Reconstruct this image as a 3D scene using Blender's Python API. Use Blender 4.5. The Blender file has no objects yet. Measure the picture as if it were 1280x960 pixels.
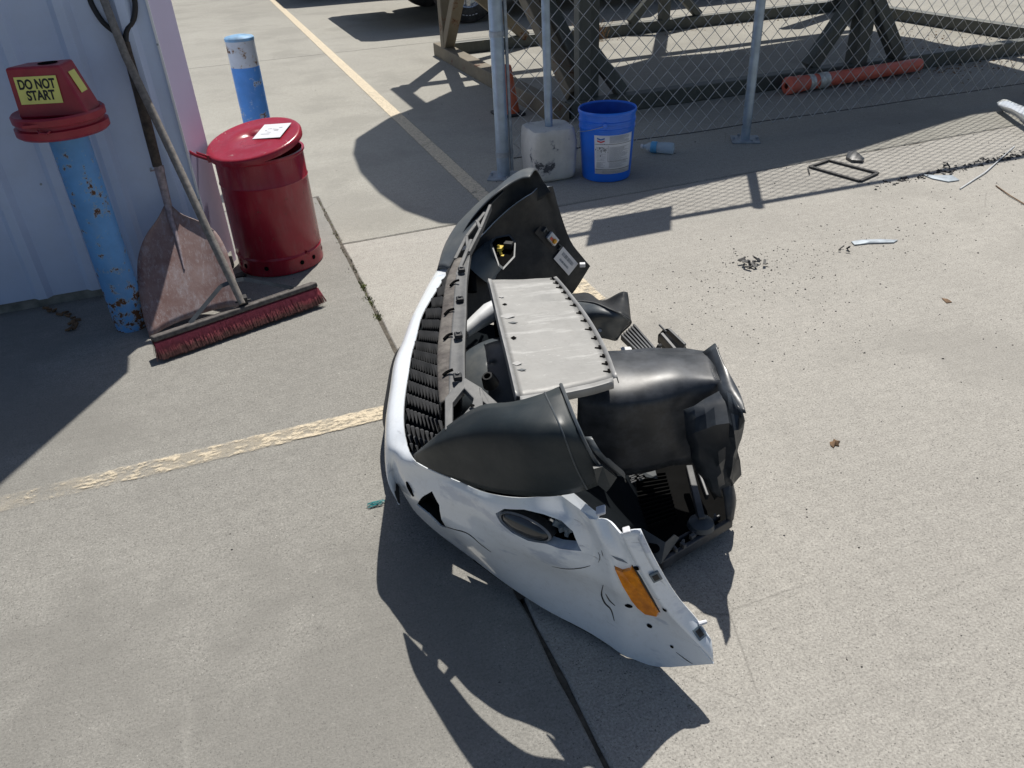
import bpy, bmesh, math, random
from mathutils import Vector, Matrix, noise
R = math.radians
random.seed(7)
SC = bpy.context.scene
COL = SC.collection

# ---------------------------------------------------------------- camera
def cam_axes(yaw, p, roll):
    f = Vector((math.sin(yaw)*math.cos(p), math.cos(yaw)*math.cos(p), -math.sin(p)))
    r = Vector((math.cos(yaw), -math.sin(yaw), 0)); d = f.cross(r)
    c, s = math.cos(roll), math.sin(roll)
    return r*c + d*s, d*c - r*s, f
cr, cd, cf = cam_axes(R(18.96), R(32.55), R(3.02))
cam_d = bpy.data.cameras.new('camera'); cam = bpy.data.objects.new('camera', cam_d); COL.objects.link(cam)
m = Matrix.Identity(4)
for i in range(3):
    m[i][0] = cr[i]; m[i][1] = -cd[i]; m[i][2] = -cf[i]
m[2][3] = 1.40
cam.matrix_world = m
cam_d.sensor_width = 36; cam_d.lens = 980/1280*36; cam_d.clip_start = 0.05; cam_d.clip_end = 500
SC.camera = cam

# ---------------------------------------------------------------- light
AZ, EL = R(31.5), R(58)
w = bpy.data.worlds.new('World'); SC.world = w; w.use_nodes = True
nt = w.node_tree; nt.nodes.clear()
sk = nt.nodes.new('ShaderNodeTexSky'); sk.sky_type = 'NISHITA'; sk.sun_disc = False
sk.sun_elevation = EL; sk.sun_rotation = AZ; sk.altitude = 50; sk.air_density = 1.0; sk.dust_density = 1.2
bg = nt.nodes.new('ShaderNodeBackground'); bg.inputs[1].default_value = 0.066
wo = nt.nodes.new('ShaderNodeOutputWorld')
nt.links.new(sk.outputs[0], bg.inputs[0]); nt.links.new(bg.outputs[0], wo.inputs[0])
sd = bpy.data.lights.new('sun', 'SUN'); sd.energy = 5.0; sd.angle = R(0.55); sd.color = (1, .955, .88)
so = bpy.data.objects.new('sun', sd); COL.objects.link(so)
sv = Vector((math.sin(AZ)*math.cos(EL), math.cos(AZ)*math.cos(EL), math.sin(EL)))
so.rotation_euler = sv.to_track_quat('Z', 'Y').to_euler(); so.location = (3, 5, 9)
SC.view_settings.view_transform = 'Standard'; SC.view_settings.look = 'None'
SC.view_settings.exposure = 0.07; SC.view_settings.gamma = 1

# ---------------------------------------------------------------- materials
class NT:
    def __init__(s, name):
        s.m = bpy.data.materials.new(name); s.m.use_nodes = True; s.t = s.m.node_tree; s.n = s.t.nodes
        s.b = s.n['Principled BSDF']; s.co = s.n.new('ShaderNodeTexCoord').outputs['Object']
    def L(s, a, b): s.t.links.new(a, b)
    def noise(s, scale, detail=4, rough=.55, stretch=None, seed=0):
        mp = s.n.new('ShaderNodeMapping'); s.L(s.co, mp.inputs[0]); mp.inputs['Location'].default_value = (seed, seed*1.7, seed*.3)
        if stretch: mp.inputs['Scale'].default_value = stretch
        t = s.n.new('ShaderNodeTexNoise'); t.inputs['Scale'].default_value = scale; t.inputs['Detail'].default_value = detail
        t.inputs['Roughness'].default_value = rough; s.L(mp.outputs[0], t.inputs['Vector']); return t.outputs['Fac']
    def voro(s, scale, feature='F1', seed=0, stretch=None):
        mp = s.n.new('ShaderNodeMapping'); s.L(s.co, mp.inputs[0]); mp.inputs['Location'].default_value = (seed, seed, 0)
        if stretch: mp.inputs['Scale'].default_value = stretch
        t = s.n.new('ShaderNodeTexVoronoi'); t.feature = feature; t.inputs['Scale'].default_value = scale
        s.L(mp.outputs[0], t.inputs['Vector']); return t.outputs['Distance']
    def ramp(s, fac, stops):
        r = s.n.new('ShaderNodeValToRGB'); e = r.color_ramp.elements
        while len(e) < len(stops): e.new(.5)
        for q, (p, c) in zip(e, stops):
            q.position = p; q.color = (c, c, c, 1) if isinstance(c, (int, float)) else (*c, 1)
        s.L(fac, r.inputs[0]); return r.outputs[0]
    def mix(s, fac, a, b, mode='MIX'):
        x = s.n.new('ShaderNodeMix'); x.data_type = 'RGBA'; x.blend_type = mode; x.clamp_factor = True
        for k_, v in ((0, fac), (6, a), (7, b)):
            inp = x.inputs[k_]
            if hasattr(v, 'is_linked') or hasattr(v, 'links'): s.L(v, inp)
            elif isinstance(v, (int, float)): inp.default_value = v if k_ == 0 else (v, v, v, 1)
            else: inp.default_value = (*v, 1)
        return x.outputs[2]
    def math(s, op, a, b=0.0):
        x = s.n.new('ShaderNodeMath'); x.operation = op
        for inp, v in ((x.inputs[0], a), (x.inputs[1], b)):
            if hasattr(v, 'links'): s.L(v, inp)
            else: inp.default_value = v
        return x.outputs[0]
    def bump(s, h, strength=.3, dist=.002):
        b = s.n.new('ShaderNodeBump'); b.inputs['Strength'].default_value = strength; b.inputs['Distance'].default_value = dist
        s.L(h, b.inputs['Height']); s.L(b.outputs[0], s.b.inputs['Normal'])
    def set(s, col=None, rough=None, metal=None, **k):
        for nme, v in (('Base Color', col), ('Roughness', rough), ('Metallic', metal), *[(q.replace('_', ' '), v) for q, v in k.items()]):
            if v is None: continue
            i = s.b.inputs[nme]
            if hasattr(v, 'links'): s.L(v, i)
            elif isinstance(v, (tuple, list)): i.default_value = (*v, 1) if len(v) == 3 else v
            else: i.default_value = v
        return s.m

def plain(name, col, rough=.5, metal=0, var=.18, scale=18, bump=0, bscale=200, dust=0, dustcol=(.36, .34, .30), **k):
    n = NT(name)
    c = n.mix(n.ramp(n.noise(scale, 5, seed=sum(map(ord, name)) % 17), [(.3, 0.), (.72, 1.)]), tuple(max(0, x*(1-var)) for x in col), tuple(min(1, x*(1+var)) for x in col))
    if dust:
        f = n.ramp(n.noise(9, 8, .7, seed=3.3), [(.42, 0.), (.75, 1.)])
        c = n.mix(n.math('MULTIPLY', f, dust), c, dustcol)
    r = n.math('ADD', n.math('MULTIPLY', n.noise(scale*3, 4, seed=5), .2), rough-.1)
    n.set(c, r, metal, **k)
    if bump: n.bump(n.noise(bscale, 3), bump, .001)
    return n.m

def concrete(name, base, seed, stain=1.0, warm=(1, 1, 1)):
    n = NT(name)
    big = n.noise(.45, 4, .55, seed=seed); med = n.noise(2.6, 5, .55, seed=seed+2); fine = n.noise(170, 4, .8, seed=seed+4)
    brush = n.noise(26, 4, .7, stretch=(.18, 3.2, 1), seed=seed+1)
    b = Vector(base)
    c = n.mix(n.ramp(big, [(.3, 0.), (.7, 1.)]), tuple(b*.9), tuple(b*1.1))
    c = n.mix(n.math('MULTIPLY', n.ramp(med, [(.42, 0.), (.7, 1.)]), .22*stain), c, tuple(b*.76))
    c = n.mix(.45, c, n.ramp(fine, [(.30, .06), (.5, .5), (.70, .92)]), 'OVERLAY')
    c = n.mix(.22, c, n.ramp(n.noise(34, 4, .7, seed=seed+6), [(.3, .3), (.7, .7)]), 'OVERLAY')
    c = n.mix(.13, c, n.ramp(brush, [(.25, .25), (.75, .78)]), 'OVERLAY')
    sp = n.voro(150, seed=seed)
    spk = n.ramp(sp, [(.10, 1.), (.2, 0.)])
    pick = n.ramp(n.noise(60, 2, seed=seed+8), [(.56, 0.), (.64, 1.)])
    c = n.mix(n.math('MULTIPLY', n.math('MULTIPLY', spk, pick), .75), c, (.045, .042, .04))
    c = n.mix(n.math('MULTIPLY', n.ramp(n.voro(190, seed=seed+5), [(.18, 1.), (.34, 0.)]), n.ramp(n.noise(75, 2, seed=seed+7), [(.50, 0.), (.58, .8)])), c, (.08, .075, .07))
    pick2 = n.ramp(n.noise(48, 2, seed=seed+12), [(.58, 0.), (.66, 1.)])
    spk2 = n.ramp(n.voro(120, seed=seed+3), [(.10, 1.), (.2, 0.)])
    c = n.mix(n.math('MULTIPLY', n.math('MULTIPLY', spk2, pick2), .8), c, (.62, .6, .55))
    # oil spots and scuffs
    blot = n.ramp(n.noise(1.6, 5, .6, seed=seed+50), [(.50, 0.), (.62, 1.)])
    c = n.mix(n.math('MULTIPLY', blot, .42*stain), c, tuple(b*.72))
    wht = n.ramp(n.noise(22, 8, .8, seed=seed+60), [(.66, 0.), (.74, 1.)])
    c = n.mix(n.math('MULTIPLY', wht, .22), c, tuple(b*1.7))
    dr = n.ramp(n.noise(7.5, 6, .65, seed=seed+20), [(.66, 0.), (.78, 1.)])
    c = n.mix(n.math('MULTIPLY', dr, .38*stain), c, tuple(b*.38))
    sc = n.ramp(n.noise(5, 7, .75, stretch=(1, .12, 1), seed=seed+31), [(.63, 0.), (.72, 1.)])
    c = n.mix(n.math('MULTIPLY', sc, .22), c, tuple(b*1.5))
    hair = n.ramp(n.voro(1.35, 'DISTANCE_TO_EDGE', seed=seed*3.1), [(.0, 1.), (.0035, 0.)])
    hp = n.ramp(n.noise(1.1, 3, seed=seed+40), [(.57, 0.), (.66, 1.)])
    c = n.mix(n.math('MULTIPLY', n.math('MULTIPLY', hair, hp), .45), c, tuple(b*.35))
    n.set(c, .88, 0, Specular_IOR_Level=.3)
    h = n.math('ADD', n.math('MULTIPLY', fine, 1.0), n.math('MULTIPLY', brush, .3))
    h = n.math('ADD', h, n.math('MULTIPLY', n.ramp(n.voro(210, seed=seed), [(.0, 0.), (.5, 1.)]), .4))
    n.bump(h, .55, .0022)
    return n.m

def chipped(name, col, under, amount=.62, rough=.45, scale=14, rust=(.16, .07, .03), grad=None, stretch=None, metal=0):
    n = NT(name)
    base = n.mix(n.ramp(n.noise(6, 6, .7), [(.3, 0.), (.75, 1.)]), tuple(x*.82 for x in col), tuple(min(1, x*1.2) for x in col))
    base = n.mix(n.math('MULTIPLY', n.ramp(n.noise(40, 5, .7, stretch=(1, 1, .25)), [(.5, 0.), (.8, 1.)]), .25), base, tuple(x*.5+.15 for x in col))
    f = n.noise(scale, 9, .72, stretch=stretch, seed=2)
    if grad:   # more chips towards the foot or the top (wear with its own place on the thing)
        sx = n.n.new('ShaderNodeSeparateXYZ'); n.L(n.co, sx.inputs[0])
        g = n.n.new('ShaderNodeMapRange'); n.L(sx.outputs[grad[0]], g.inputs[0])
        g.inputs[1].default_value = grad[1]; g.inputs[2].default_value = grad[2]; g.inputs[3].default_value = grad[3]; g.inputs[4].default_value = 0
        f = n.math('ADD', f, g.outputs[0])
    halo = n.ramp(f, [(amount-.025, 0.), (amount, 1.)]); core = n.ramp(f, [(amount+.012, 0.), (amount+.03, 1.)])
    c = n.mix(halo, base, under); c = n.mix(core, c, n.mix(n.noise(60, 4), rust, tuple(x*.35 for x in rust)))
    n.set(c, n.mix(core, rough, .9), metal)
    n.bump(n.math('SUBTRACT', n.math('MULTIPLY', n.noise(120, 3), .15), halo), .5, .0012)
    return n.m

M = {}
M['slab_left'] = concrete('concrete_left', (.264, .256, .234), 1.0, 1.3)
M['slab_right'] = concrete('concrete_right', (.360, .344, .312), 5.0, 1.0)
M['slab_back'] = concrete('concrete_back', (.318, .307, .272), 9.0, 1.1)
M['joint_fill'] = plain('sandy_joint_fill', (.085, .075, .06), .95, var=.5, scale=60, bump=.8)
M['dirt'] = plain('joint_dirt', (.07, .06, .048), .95, var=.5, scale=30, bump=.8)
def line_paint(name, wear, seed, axis, mid, half):
    n = NT(name)
    c = n.mix(n.noise(12, 6, .7), (.62, .52, .37), (.72, .63, .48))
    c = n.mix(n.math('MULTIPLY', n.ramp(n.noise(90, 3), [(.4, 0.), (.7, 1.)]), .4), c, (.42, .37, .28))
    n.set(c, .85)
    f = n.math('ADD', n.math('MULTIPLY', n.noise(30, 9, .8, seed=seed, stretch=(.6, 1.5, 1)), 1), 0)
    f2 = n.noise(2.1, 3, seed=seed+3)
    sx = n.n.new('ShaderNodeSeparateXYZ'); n.L(n.co, sx.inputs[0])
    g = n.n.new('ShaderNodeMapRange'); n.L(sx.outputs[wear[0]], g.inputs[0])
    for i, v in enumerate(wear[1:]): g.inputs[1+i].default_value = v
    f = n.math('ADD', n.math('ADD', f, n.math('MULTIPLY', f2, .25)), g.outputs[0])
    core = n.ramp(f, [(.59, 1.), (.69, 0.)])
    ghost = n.ramp(n.math('ADD', g.outputs[0], n.math('MULTIPLY', n.noise(8, 5, .7, seed=seed+9), .9)), [(.40, .34), (.66, 0.)])
    grain = n.ramp(n.noise(130, 4, .8, seed=seed+11), [(.36, .45), (.52, 1.)])
    d = n.math('ABSOLUTE', n.math('SUBTRACT', sx.outputs[axis], mid))
    d = n.math('ADD', n.math('DIVIDE', d, half), n.math('MULTIPLY', n.math('SUBTRACT', n.noise(30, 7, .75, seed=seed+21), .5), .6))
    edge = n.ramp(d, [(.86, 1.), (1.0, 0.)])
    n.L(n.math('MULTIPLY', n.math('MULTIPLY', n.math('MAXIMUM', core, ghost), grain), edge), n.b.inputs['Alpha'])
    return n.m
M['paint1'] = line_paint('worn_cream_paint', (1, 1.5, 4.5, .03, -.12), 1, 0, 1.2235, .0485)
M['paint2'] = line_paint('peeling_cream_paint', (0, -1.05, .2, .18, -.06), 6, 1, 2.085, .040)
M['white_paint'] = None
def carpaint():
    n = NT('white_car_paint')
    c = n.mix(n.noise(3, 5), (.85, .90, .96), (.89, .93, .97))
    scr = n.ramp(n.noise(10, 9, .8, stretch=(1, 1, 7), seed=4), [(.60, 0.), (.66, 1.)])
    area = n.ramp(n.noise(3.6, 3, seed=9), [(.44, 0.), (.58, 1.)])
    c = n.mix(n.math('MULTIPLY', n.math('MULTIPLY', scr, area), .7), c, (.20, .21, .23))
    c = n.mix(n.math('MULTIPLY', n.ramp(n.noise(30, 6, .8), [(.5, 0.), (.8, 1.)]), .3), c, (.45, .44, .42))
    blue = n.math('MULTIPLY', n.ramp(n.noise(7, 5, seed=14, stretch=(1, 1, 2)), [(.62, 0.), (.68, 1.)]), .4)
    c = n.mix(blue, c, (.25, .33, .5))
    n.set(c, .25, 0, Coat_Weight=1.0, Coat_Roughness=.06)
    return n.m
M['white_paint'] = carpaint()
M['black_inner'] = plain('black_inner_plastic', (.010, .012, .014), .9, dust=.0, Specular_IOR_Level=.0, bump=.15)
M['black_matte'] = plain('black_grained_plastic', (.016, .018, .021), .5, dust=.06, Specular_IOR_Level=.3, bump=.2, bscale=400)
M['wing_inner'] = plain('charcoal_inner_skin', (.024, .027, .031), .6, dust=.12, bump=.15, Specular_IOR_Level=.25)
M['shell'] = plain('charcoal_plastic_shell', (.021, .029, .034), .44, dust=.08, Specular_IOR_Level=.3, scale=6, bump=.1, bscale=500)
M['shell_dust'] = plain('dusty_grey_plastic', (.055, .068, .080), .42, dust=.22, scale=6, bump=.1, bscale=500)
M['gloss_black'] = plain('glossy_black_plastic', (.024, .028, .034), .43, dust=.26, scale=5, dustcol=(.3, .32, .36), bump=.25, bscale=22)
M['crumple'] = plain('creased_black_plastic', (.030, .036, .044), .33, dust=.25, scale=7, dustcol=(.22, .24, .26), bump=.3, bscale=30)
M['grey_flange'] = plain('dusty_grey_flange', (.085, .088, .092), .6, dust=.55, dustcol=(.25, .25, .24), bump=.35, bscale=260)
M['rough_flange'] = plain('rough_brown_grey_flange', (.085, .075, .07), .85, var=.45, scale=70, dust=.5, bump=.9, bscale=160)
M['grille'] = plain('grille_plastic', (.045, .048, .053), .45, dust=.35, dustcol=(.2, .2, .21))
def aluminium():
    n = NT('scuffed_aluminium')
    c = n.mix(n.ramp(n.noise(4, 6, .65), [(.3, 0.), (.7, 1.)]), (.23, .229, .222), (.31, .308, .298))
    st = n.ramp(n.noise(9, 8, .75, stretch=(.5, 3.5, 1), seed=3), [(.55, 0.), (.68, 1.)])
    c = n.mix(n.math('MULTIPLY', st, .5), c, (.52, .52, .51))
    c = n.mix(n.math('MULTIPLY', n.ramp(n.noise(16, 7, .8, seed=7), [(.58, 0.), (.72, 1.)]), .35), c, (.26, .25, .23))
    c = n.mix(n.math('MULTIPLY', n.ramp(n.noise(60, 5, .8, seed=17), [(.5, 0.), (.75, 1.)]), .3), c, (.15, .145, .13))
    c = n.mix(n.math('MULTIPLY', n.ramp(n.noise(26, 9, .85, stretch=(1, 2.5, 1), seed=27), [(.60, 0.), (.65, 1.)]), .55), c, (.62, .62, .61))
    n.set(c, n.ramp(n.noise(6, 6, .7, seed=33), [(.3, .42), (.7, .68)]), .15); n.bump(n.noise(7, 4, seed=2), .2, .005); return n.m
M['alu'] = aluminium()
M['alu_edge'] = plain('aluminium_edge', (.33, .33, .325), .5, .15)
M['dark_metal'] = plain('dark_slot', (.008, .008, .008), 1.0, Specular_IOR_Level=.0)
M['white_tube'] = plain('white_plastic_tube', (.62, .64, .66), .5, dust=.2)
M['orange_lens'] = plain('orange_marker_lens', (.90, .27, .012), .2, var=.3, scale=55, Coat_Weight=.6, Specular_IOR_Level=.6)
M['lamp_glass'] = plain('smoked_lamp_lens', (.035, .038, .042), .06, var=.5, scale=12, dust=.12, dustcol=(.4, .42, .42), Coat_Weight=.6)
M['lens_rim'] = plain('grey_lens_rim', (.25, .26, .27), .25)
M['chrome'] = plain('chrome', (.6, .61, .63), .25, .9)
M['blue_grey_plastic'] = plain('blue_grey_lamp_housing', (.14, .18, .215), .4, dust=.15)
M['amber'] = plain('amber_bulb', (.9, .42, .03), .35)
M['yellow'] = plain('yellow_connector', (.65, .48, .06), .5)
M['white_label'] = plain('white_label', (.68, .69, .72), .55, var=.05)
M['ink'] = plain('black_ink', (.02, .02, .022), .6)
M['grey_ink'] = plain('grey_ink', (.26, .28, .31), .6)
M['blue_ink'] = plain('blue_ink', (.03, .14, .45), .5)
M['red_ink'] = plain('red_ink', (.5, .04, .06), .5)
M['red_metal'] = chipped('red_enamel', (.30, .012, .030), (.22, .03, .035), .66, .25, 16)
M['red_inside'] = plain('dark_red_inside', (.06, .006, .01), .6)
M['red_plastic'] = plain('red_plastic', (.31, .016, .034), .36, dust=.10, dustcol=(.4, .2, .2))
M['yellow_label'] = plain('yellow_label', (.80, .78, .22), .5, var=.06)
M['bollard'] = chipped('chipped_blue_paint', (.11, .32, .66), (.28, .40, .55), .60, .5, 24, grad=(2, 0, .28, .13))
M['bollard_b'] = chipped('sun_faded_blue_paint', (.06, .23, .60), (.4, .5, .62), .585, .5, 16)
M['bollard_white'] = chipped('scuffed_white_band', (.50, .53, .58), (.34, .27, .22), .58, .6, 15)
M['bollard_top'] = plain('pale_blue_cap', (.16, .33, .52), .6, var=.35, scale=20, dust=.4)
M['wall'] = plain('pale_blue_grey_cladding', (.56, .66, .86), .42, var=.06, scale=3, dust=.12)
M['wall_trim'] = plain('lavender_grey_trim', (.55, .52, .70), .4, var=.06, scale=3)
M['wall_edge'] = plain('white_trim_edge', (.75, .77, .80), .4, var=.05)
M['curb'] = plain('wall_footing', (.22, .22, .2), .9, var=.4, scale=20, bump=.8)
M['galv'] = plain('galvanised_steel', (.30, .38, .47), .42, .55, var=.2, scale=14, dust=.15)
M['galv_dull'] = plain('dull_galvanised_steel', (.30, .34, .38), .5, .4, var=.25, scale=30)
M['wire'] = plain('chain_link_wire', (.46, .46, .45), .45, .45, var=.3)
M['frame_steel'] = chipped('olive_grey_steel', (.075, .08, .068), (.15, .14, .1), .66, .55, 5, rust=(.12, .055, .025))
M['frame_rusty'] = chipped('rusty_tan_steel', (.15, .125, .085), (.15, .09, .055), .60, .7, 5, rust=(.11, .05, .025))
M['shade_deck'] = plain('dark_deck', (.12, .12, .12), .7)
M['block'] = chipped('dirty_white_concrete', (.58, .57, .53), (.38, .38, .38), .60, .85, 8, rust=(.12, .12, .13))
M['bucket'] = plain('blue_bucket', (.010, .15, .72), .32, var=.12, scale=8, dust=.06)
M['bucket_in'] = plain('blue_bucket_inside', (.006, .07, .40), .5)
M['orange_cone'] = plain('orange_cone_plastic', (.62, .12, .045), .5, dust=.25)
M['orange_post'] = plain('orange_delineator_plastic', (.68, .13, .075), .5, dust=.3, scale=9)
M['silver_band'] = plain('silver_reflective_band', (.55, .55, .52), .35, .3, var=.3, scale=30)
def shovel_mat():
    n = NT('rusty_scraped_shovel_steel')
    c = n.mix(n.ramp(n.noise(5, 7, .7), [(.3, 0.), (.7, 1.)]), (.19, .10, .085), (.36, .26, .24))
    c = n.mix(n.math('MULTIPLY', n.ramp(n.noise(16, 9, .8, stretch=(1.6, 1, .5), seed=3), [(.48, 0.), (.66, 1.)]), .75), c, (.42, .38, .39))
    c = n.mix(n.math('MULTIPLY', n.ramp(n.noise(50, 6, .8, stretch=(2, 1, .3), seed=8), [(.55, 0.), (.68, 1.)]), .6), c, (.55, .5, .5))
    n.set(c, .55, .1); n.bump(n.noise(40, 5, .7), .3, .001); return n.m
M['shovel'] = shovel_mat()
M['shovel_rib'] = plain('bare_shovel_socket', (.33, .27, .29), .5, .3, var=.4, scale=60, dust=.3)
M['wood_head'] = plain('dirty_grey_broom_block', (.10, .09, .085), .8, var=.5, scale=60, bump=.5)
M['wire_dark'] = plain('dark_tension_wire', (.07, .07, .07), .7)
M['wood_dark'] = plain('dark_weathered_wood', (.065, .05, .038), .75, var=.5, scale=50, bump=.5, bscale=60)
M['wood_grey'] = plain('grey_weathered_wood', (.22, .20, .18), .75, var=.35, scale=60, bump=.5, bscale=80)
M['dark_steel'] = plain('dark_steel_strap', (.09, .10, .11), .5, .4, var=.3)
M['black_rubber'] = plain('black_rubber', (.018, .018, .02), .6)
M['tyre'] = plain('tyre_rubber', (.02, .02, .021), .75, dust=.2)
M['bristle'] = plain('red_bristles', (.46, .075, .10), .8, var=.6, scale=70)
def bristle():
    n = NT('red_bristles_dirt_shade_tips'); sx = n.n.new('ShaderNodeSeparateXYZ'); n.L(n.co, sx.inputs[0])
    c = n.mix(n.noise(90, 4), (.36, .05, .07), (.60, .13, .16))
    f = n.ramp(n.math('ADD', sx.outputs[2], n.math('MULTIPLY', n.math('SUBTRACT', n.noise(25, 4), .5), .04)), [(.026, 1.), (.052, 0.)])  # darkens towards the tips: dirt, with shade painted in
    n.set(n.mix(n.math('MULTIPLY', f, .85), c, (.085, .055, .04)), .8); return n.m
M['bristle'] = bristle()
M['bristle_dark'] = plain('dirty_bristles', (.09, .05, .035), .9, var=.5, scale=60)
M['black_bits'] = plain('black_plastic_bits', (.02, .02, .022), .6, var=.5)
M['brown_bits'] = plain('brown_leaf_bits', (.17, .10, .05), .8, var=.5)
M['bottle_film'] = plain('light_blue_bottle_label', (.12, .42, .72), .4)
M['teal'] = plain('teal_twine', (.03, .33, .34), .7)
M['truck'] = plain('dark_truck_paint', (.03, .035, .04), .3, Coat_Weight=.5)
M['weed'] = plain('dry_green_weed', (.14, .16, .045), .8, var=.5)
M['weed_dry'] = plain('dry_brown_weed', (.30, .17, .08), .9, var=.5)
def clear():
    n = NT('clear_bottle_plastic'); n.set((.72, .84, .92), .08, 0, Transmission_Weight=.35, IOR=1.2, Alpha=.6); return n.m
M['clear'] = clear()

# ---------------------------------------------------------------- object helpers
PM = {}   # world matrix of every parent
def tag(o, label=None, cat=None, group=None, kind=None):
    if label: o['label'] = label
    if cat: o['category'] = cat
    if group: o['group'] = group
    if kind: o['kind'] = kind
    return o
def thing(name, label, cat, loc=(0, 0, 0), rotz=0, group=None):
    o = bpy.data.objects.new(name, None); COL.objects.link(o); o.location = loc; o.rotation_euler = (0, 0, rotz)
    o.empty_display_size = .1
    PM[o.name] = Matrix.Translation(Vector(loc)) @ Matrix.Rotation(rotz, 4, 'Z')
    return tag(o, label, cat, group)

class MB:
    def __init__(s): s.v = []; s.f = []; s.m = []
    def add(s, vs, fs, mi=0):
        o = len(s.v); s.v += [Vector(x) for x in vs]; s.f += [tuple(i+o for i in f) for f in fs]; s.m += [mi]*len(fs); return s
    def box(s, c, size, X=(1, 0, 0), Z=(0, 0, 1), mi=0):
        c = Vector(c); X = Vector(X).normalized(); Z = Vector(Z); Z = (Z-X*Z.dot(X)).normalized(); Y = Z.cross(X)
        hx, hy, hz = [q/2 for q in size]
        vs = [c+X*a*hx+Y*b*hy+Z*d*hz for a in (-1, 1) for b in (-1, 1) for d in (-1, 1)]
        return s.add(vs, [(0, 1, 3, 2), (4, 6, 7, 5), (0, 4, 5, 1), (2, 3, 7, 6), (0, 2, 6, 4), (1, 5, 7, 3)], mi)
    def bar(s, a, b, w, h, up=(0, 0, 1), mi=0):
        a = Vector(a); b = Vector(b); return s.box((a+b)/2, ((b-a).length, w, h), b-a, up, mi)
    def tube(s, pts, r, n=10, mi=0, cap=True, closed=False):
        pts = [Vector(p) for p in pts]; rs = r if isinstance(r, (list, tuple)) else [r]*len(pts)
        rings = []; up = None
        for i, p in enumerate(pts):
            if closed: t = pts[(i+1) % len(pts)]-pts[i-1]
            else: t = pts[min(i+1, len(pts)-1)]-pts[max(i-1, 0)]
            t.normalize()
            if up is None: up = Vector((0, 0, 1)) if abs(t.z) < .9 else Vector((1, 0, 0))
            x = (up-t*up.dot(t)); x.normalize(); y = t.cross(x); up = x
            rings.append([p+(x*math.cos(2*math.pi*k/n)+y*math.sin(2*math.pi*k/n))*rs[i] for k in range(n)])
        vs = [q for g in rings for q in g]; fs = []
        L = len(pts)
        for i in range(L if closed else L-1):
            j = (i+1) % L
            for k in range(n): fs.append((i*n+k, i*n+(k+1) % n, j*n+(k+1) % n, j*n+k))
        if cap and not closed: fs += [tuple(range(n))[::-1], tuple((L-1)*n+k for k in range(n))]
        return s.add(vs, fs, mi)
    def lathe(s, prof, c=(0, 0, 0), axis=(0, 0, 1), n=40, mi=0, arc=2*math.pi, start=0):
        c = Vector(c); q = Vector((0, 0, 1)).rotation_difference(Vector(axis).normalized())
        full = abs(arc-2*math.pi) < 1e-6; N = n if full else n+1
        vs = []; fs = []
        for r, z in prof:
            for k in range(N):
                a = start+arc*k/n; vs.append(c+q @ Vector((r*math.cos(a), r*math.sin(a), z)))
        for i in range(len(prof)-1):
            for k in range(n):
                k2 = (k+1) % N; fs.append((i*N+k, i*N+k2, (i+1)*N+k2, (i+1)*N+k))
        return s.add(vs, fs, mi)
    def disc(s, c, r, axis=(0, 0, 1), n=40, mi=0):
        c = Vector(c); q = Vector((0, 0, 1)).rotation_difference(Vector(axis).normalized())
        return s.add([c+q @ Vector((r*math.cos(2*math.pi*k/n), r*math.sin(2*math.pi*k/n), 0)) for k in range(n)], [tuple(range(n))], mi)
    def prism(s, poly, d, mi=0):
        """closed polygon of 3-D points pushed along vector d"""
        p = [Vector(x) for x in poly]; d = Vector(d); n = len(p)
        nn = Vector((0, 0, 0))
        for i in range(n): nn += p[i].cross(p[(i+1) % n])
        if nn.dot(d) > 0: p = p[::-1]
        return s.add(p+[x+d for x in p], [tuple(range(n)), tuple(range(2*n-1, n-1, -1))]+[(i, i+n, (i+1) % n+n, (i+1) % n) for i in range(n)], mi)
    def grid(s, rows, mi=0):
        n = len(rows[0]); vs = [q for r in rows for q in r]
        return s.add(vs, [(i*n+j, i*n+j+1, (i+1)*n+j+1, (i+1)*n+j) for i in range(len(rows)-1) for j in range(n-1)], mi)
    def build(s, name, mats, parent=None, smooth=40, bevel=0, solid=0, inner=None, offset=-1, label=None):
        me = bpy.data.meshes.new(name)
        W = PM[parent.name].inverted() if parent else Matrix.Identity(4)
        me.from_pydata([W @ v for v in s.v], [], s.f)
        mats = mats if isinstance(mats, (list, tuple)) else [mats]
        for x in mats: me.materials.append(M[x] if isinstance(x, str) else x)
        me.polygons.foreach_set('material_index', s.m)
        me.update(); me.validate()
        o = bpy.data.objects.new(name, me); COL.objects.link(o)
        if parent: o.parent = parent; PM[o.name] = PM[parent.name]
        if smooth: me.shade_smooth(); me.set_sharp_from_angle(angle=R(smooth))
        if solid:
            if inner: me.materials.append(M[inner])
            md = o.modifiers.new('solid', 'SOLIDIFY'); md.thickness = solid; md.offset = offset; md.use_even_offset = False
            if inner: md.material_offset = len(me.materials)-1; md.material_offset_rim = 0
        if bevel:
            md = o.modifiers.new('bevel', 'BEVEL'); md.width = bevel; md.segments = 2; md.limit_method = 'ANGLE'; md.angle_limit = R(35)
        if label: o['label'] = label
        return o
def build_each(b, name, mats, parent=None, **k):
    """every loose piece of the builder becomes an object of its own"""
    par = list(range(len(b.v)))
    def find(i):
        while par[i] != i: par[i] = par[par[i]]; i = par[i]
        return i
    for f in b.f:
        for q in f[1:]: par[find(q)] = find(f[0])
    gr = {}
    for f, mi in zip(b.f, b.m): gr.setdefault(find(f[0]), []).append((f, mi))
    out = []
    for fs in gr.values():
        ids = sorted({i for f, _ in fs for i in f}); mp = {i: n for n, i in enumerate(ids)}
        c = MB(); c.v = [b.v[i] for i in ids]; c.f = [tuple(mp[i] for i in f) for f, _ in fs]; c.m = [mi for _, mi in fs]
        out.append(c.build(name, mats, parent, **k))
    return out
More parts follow.
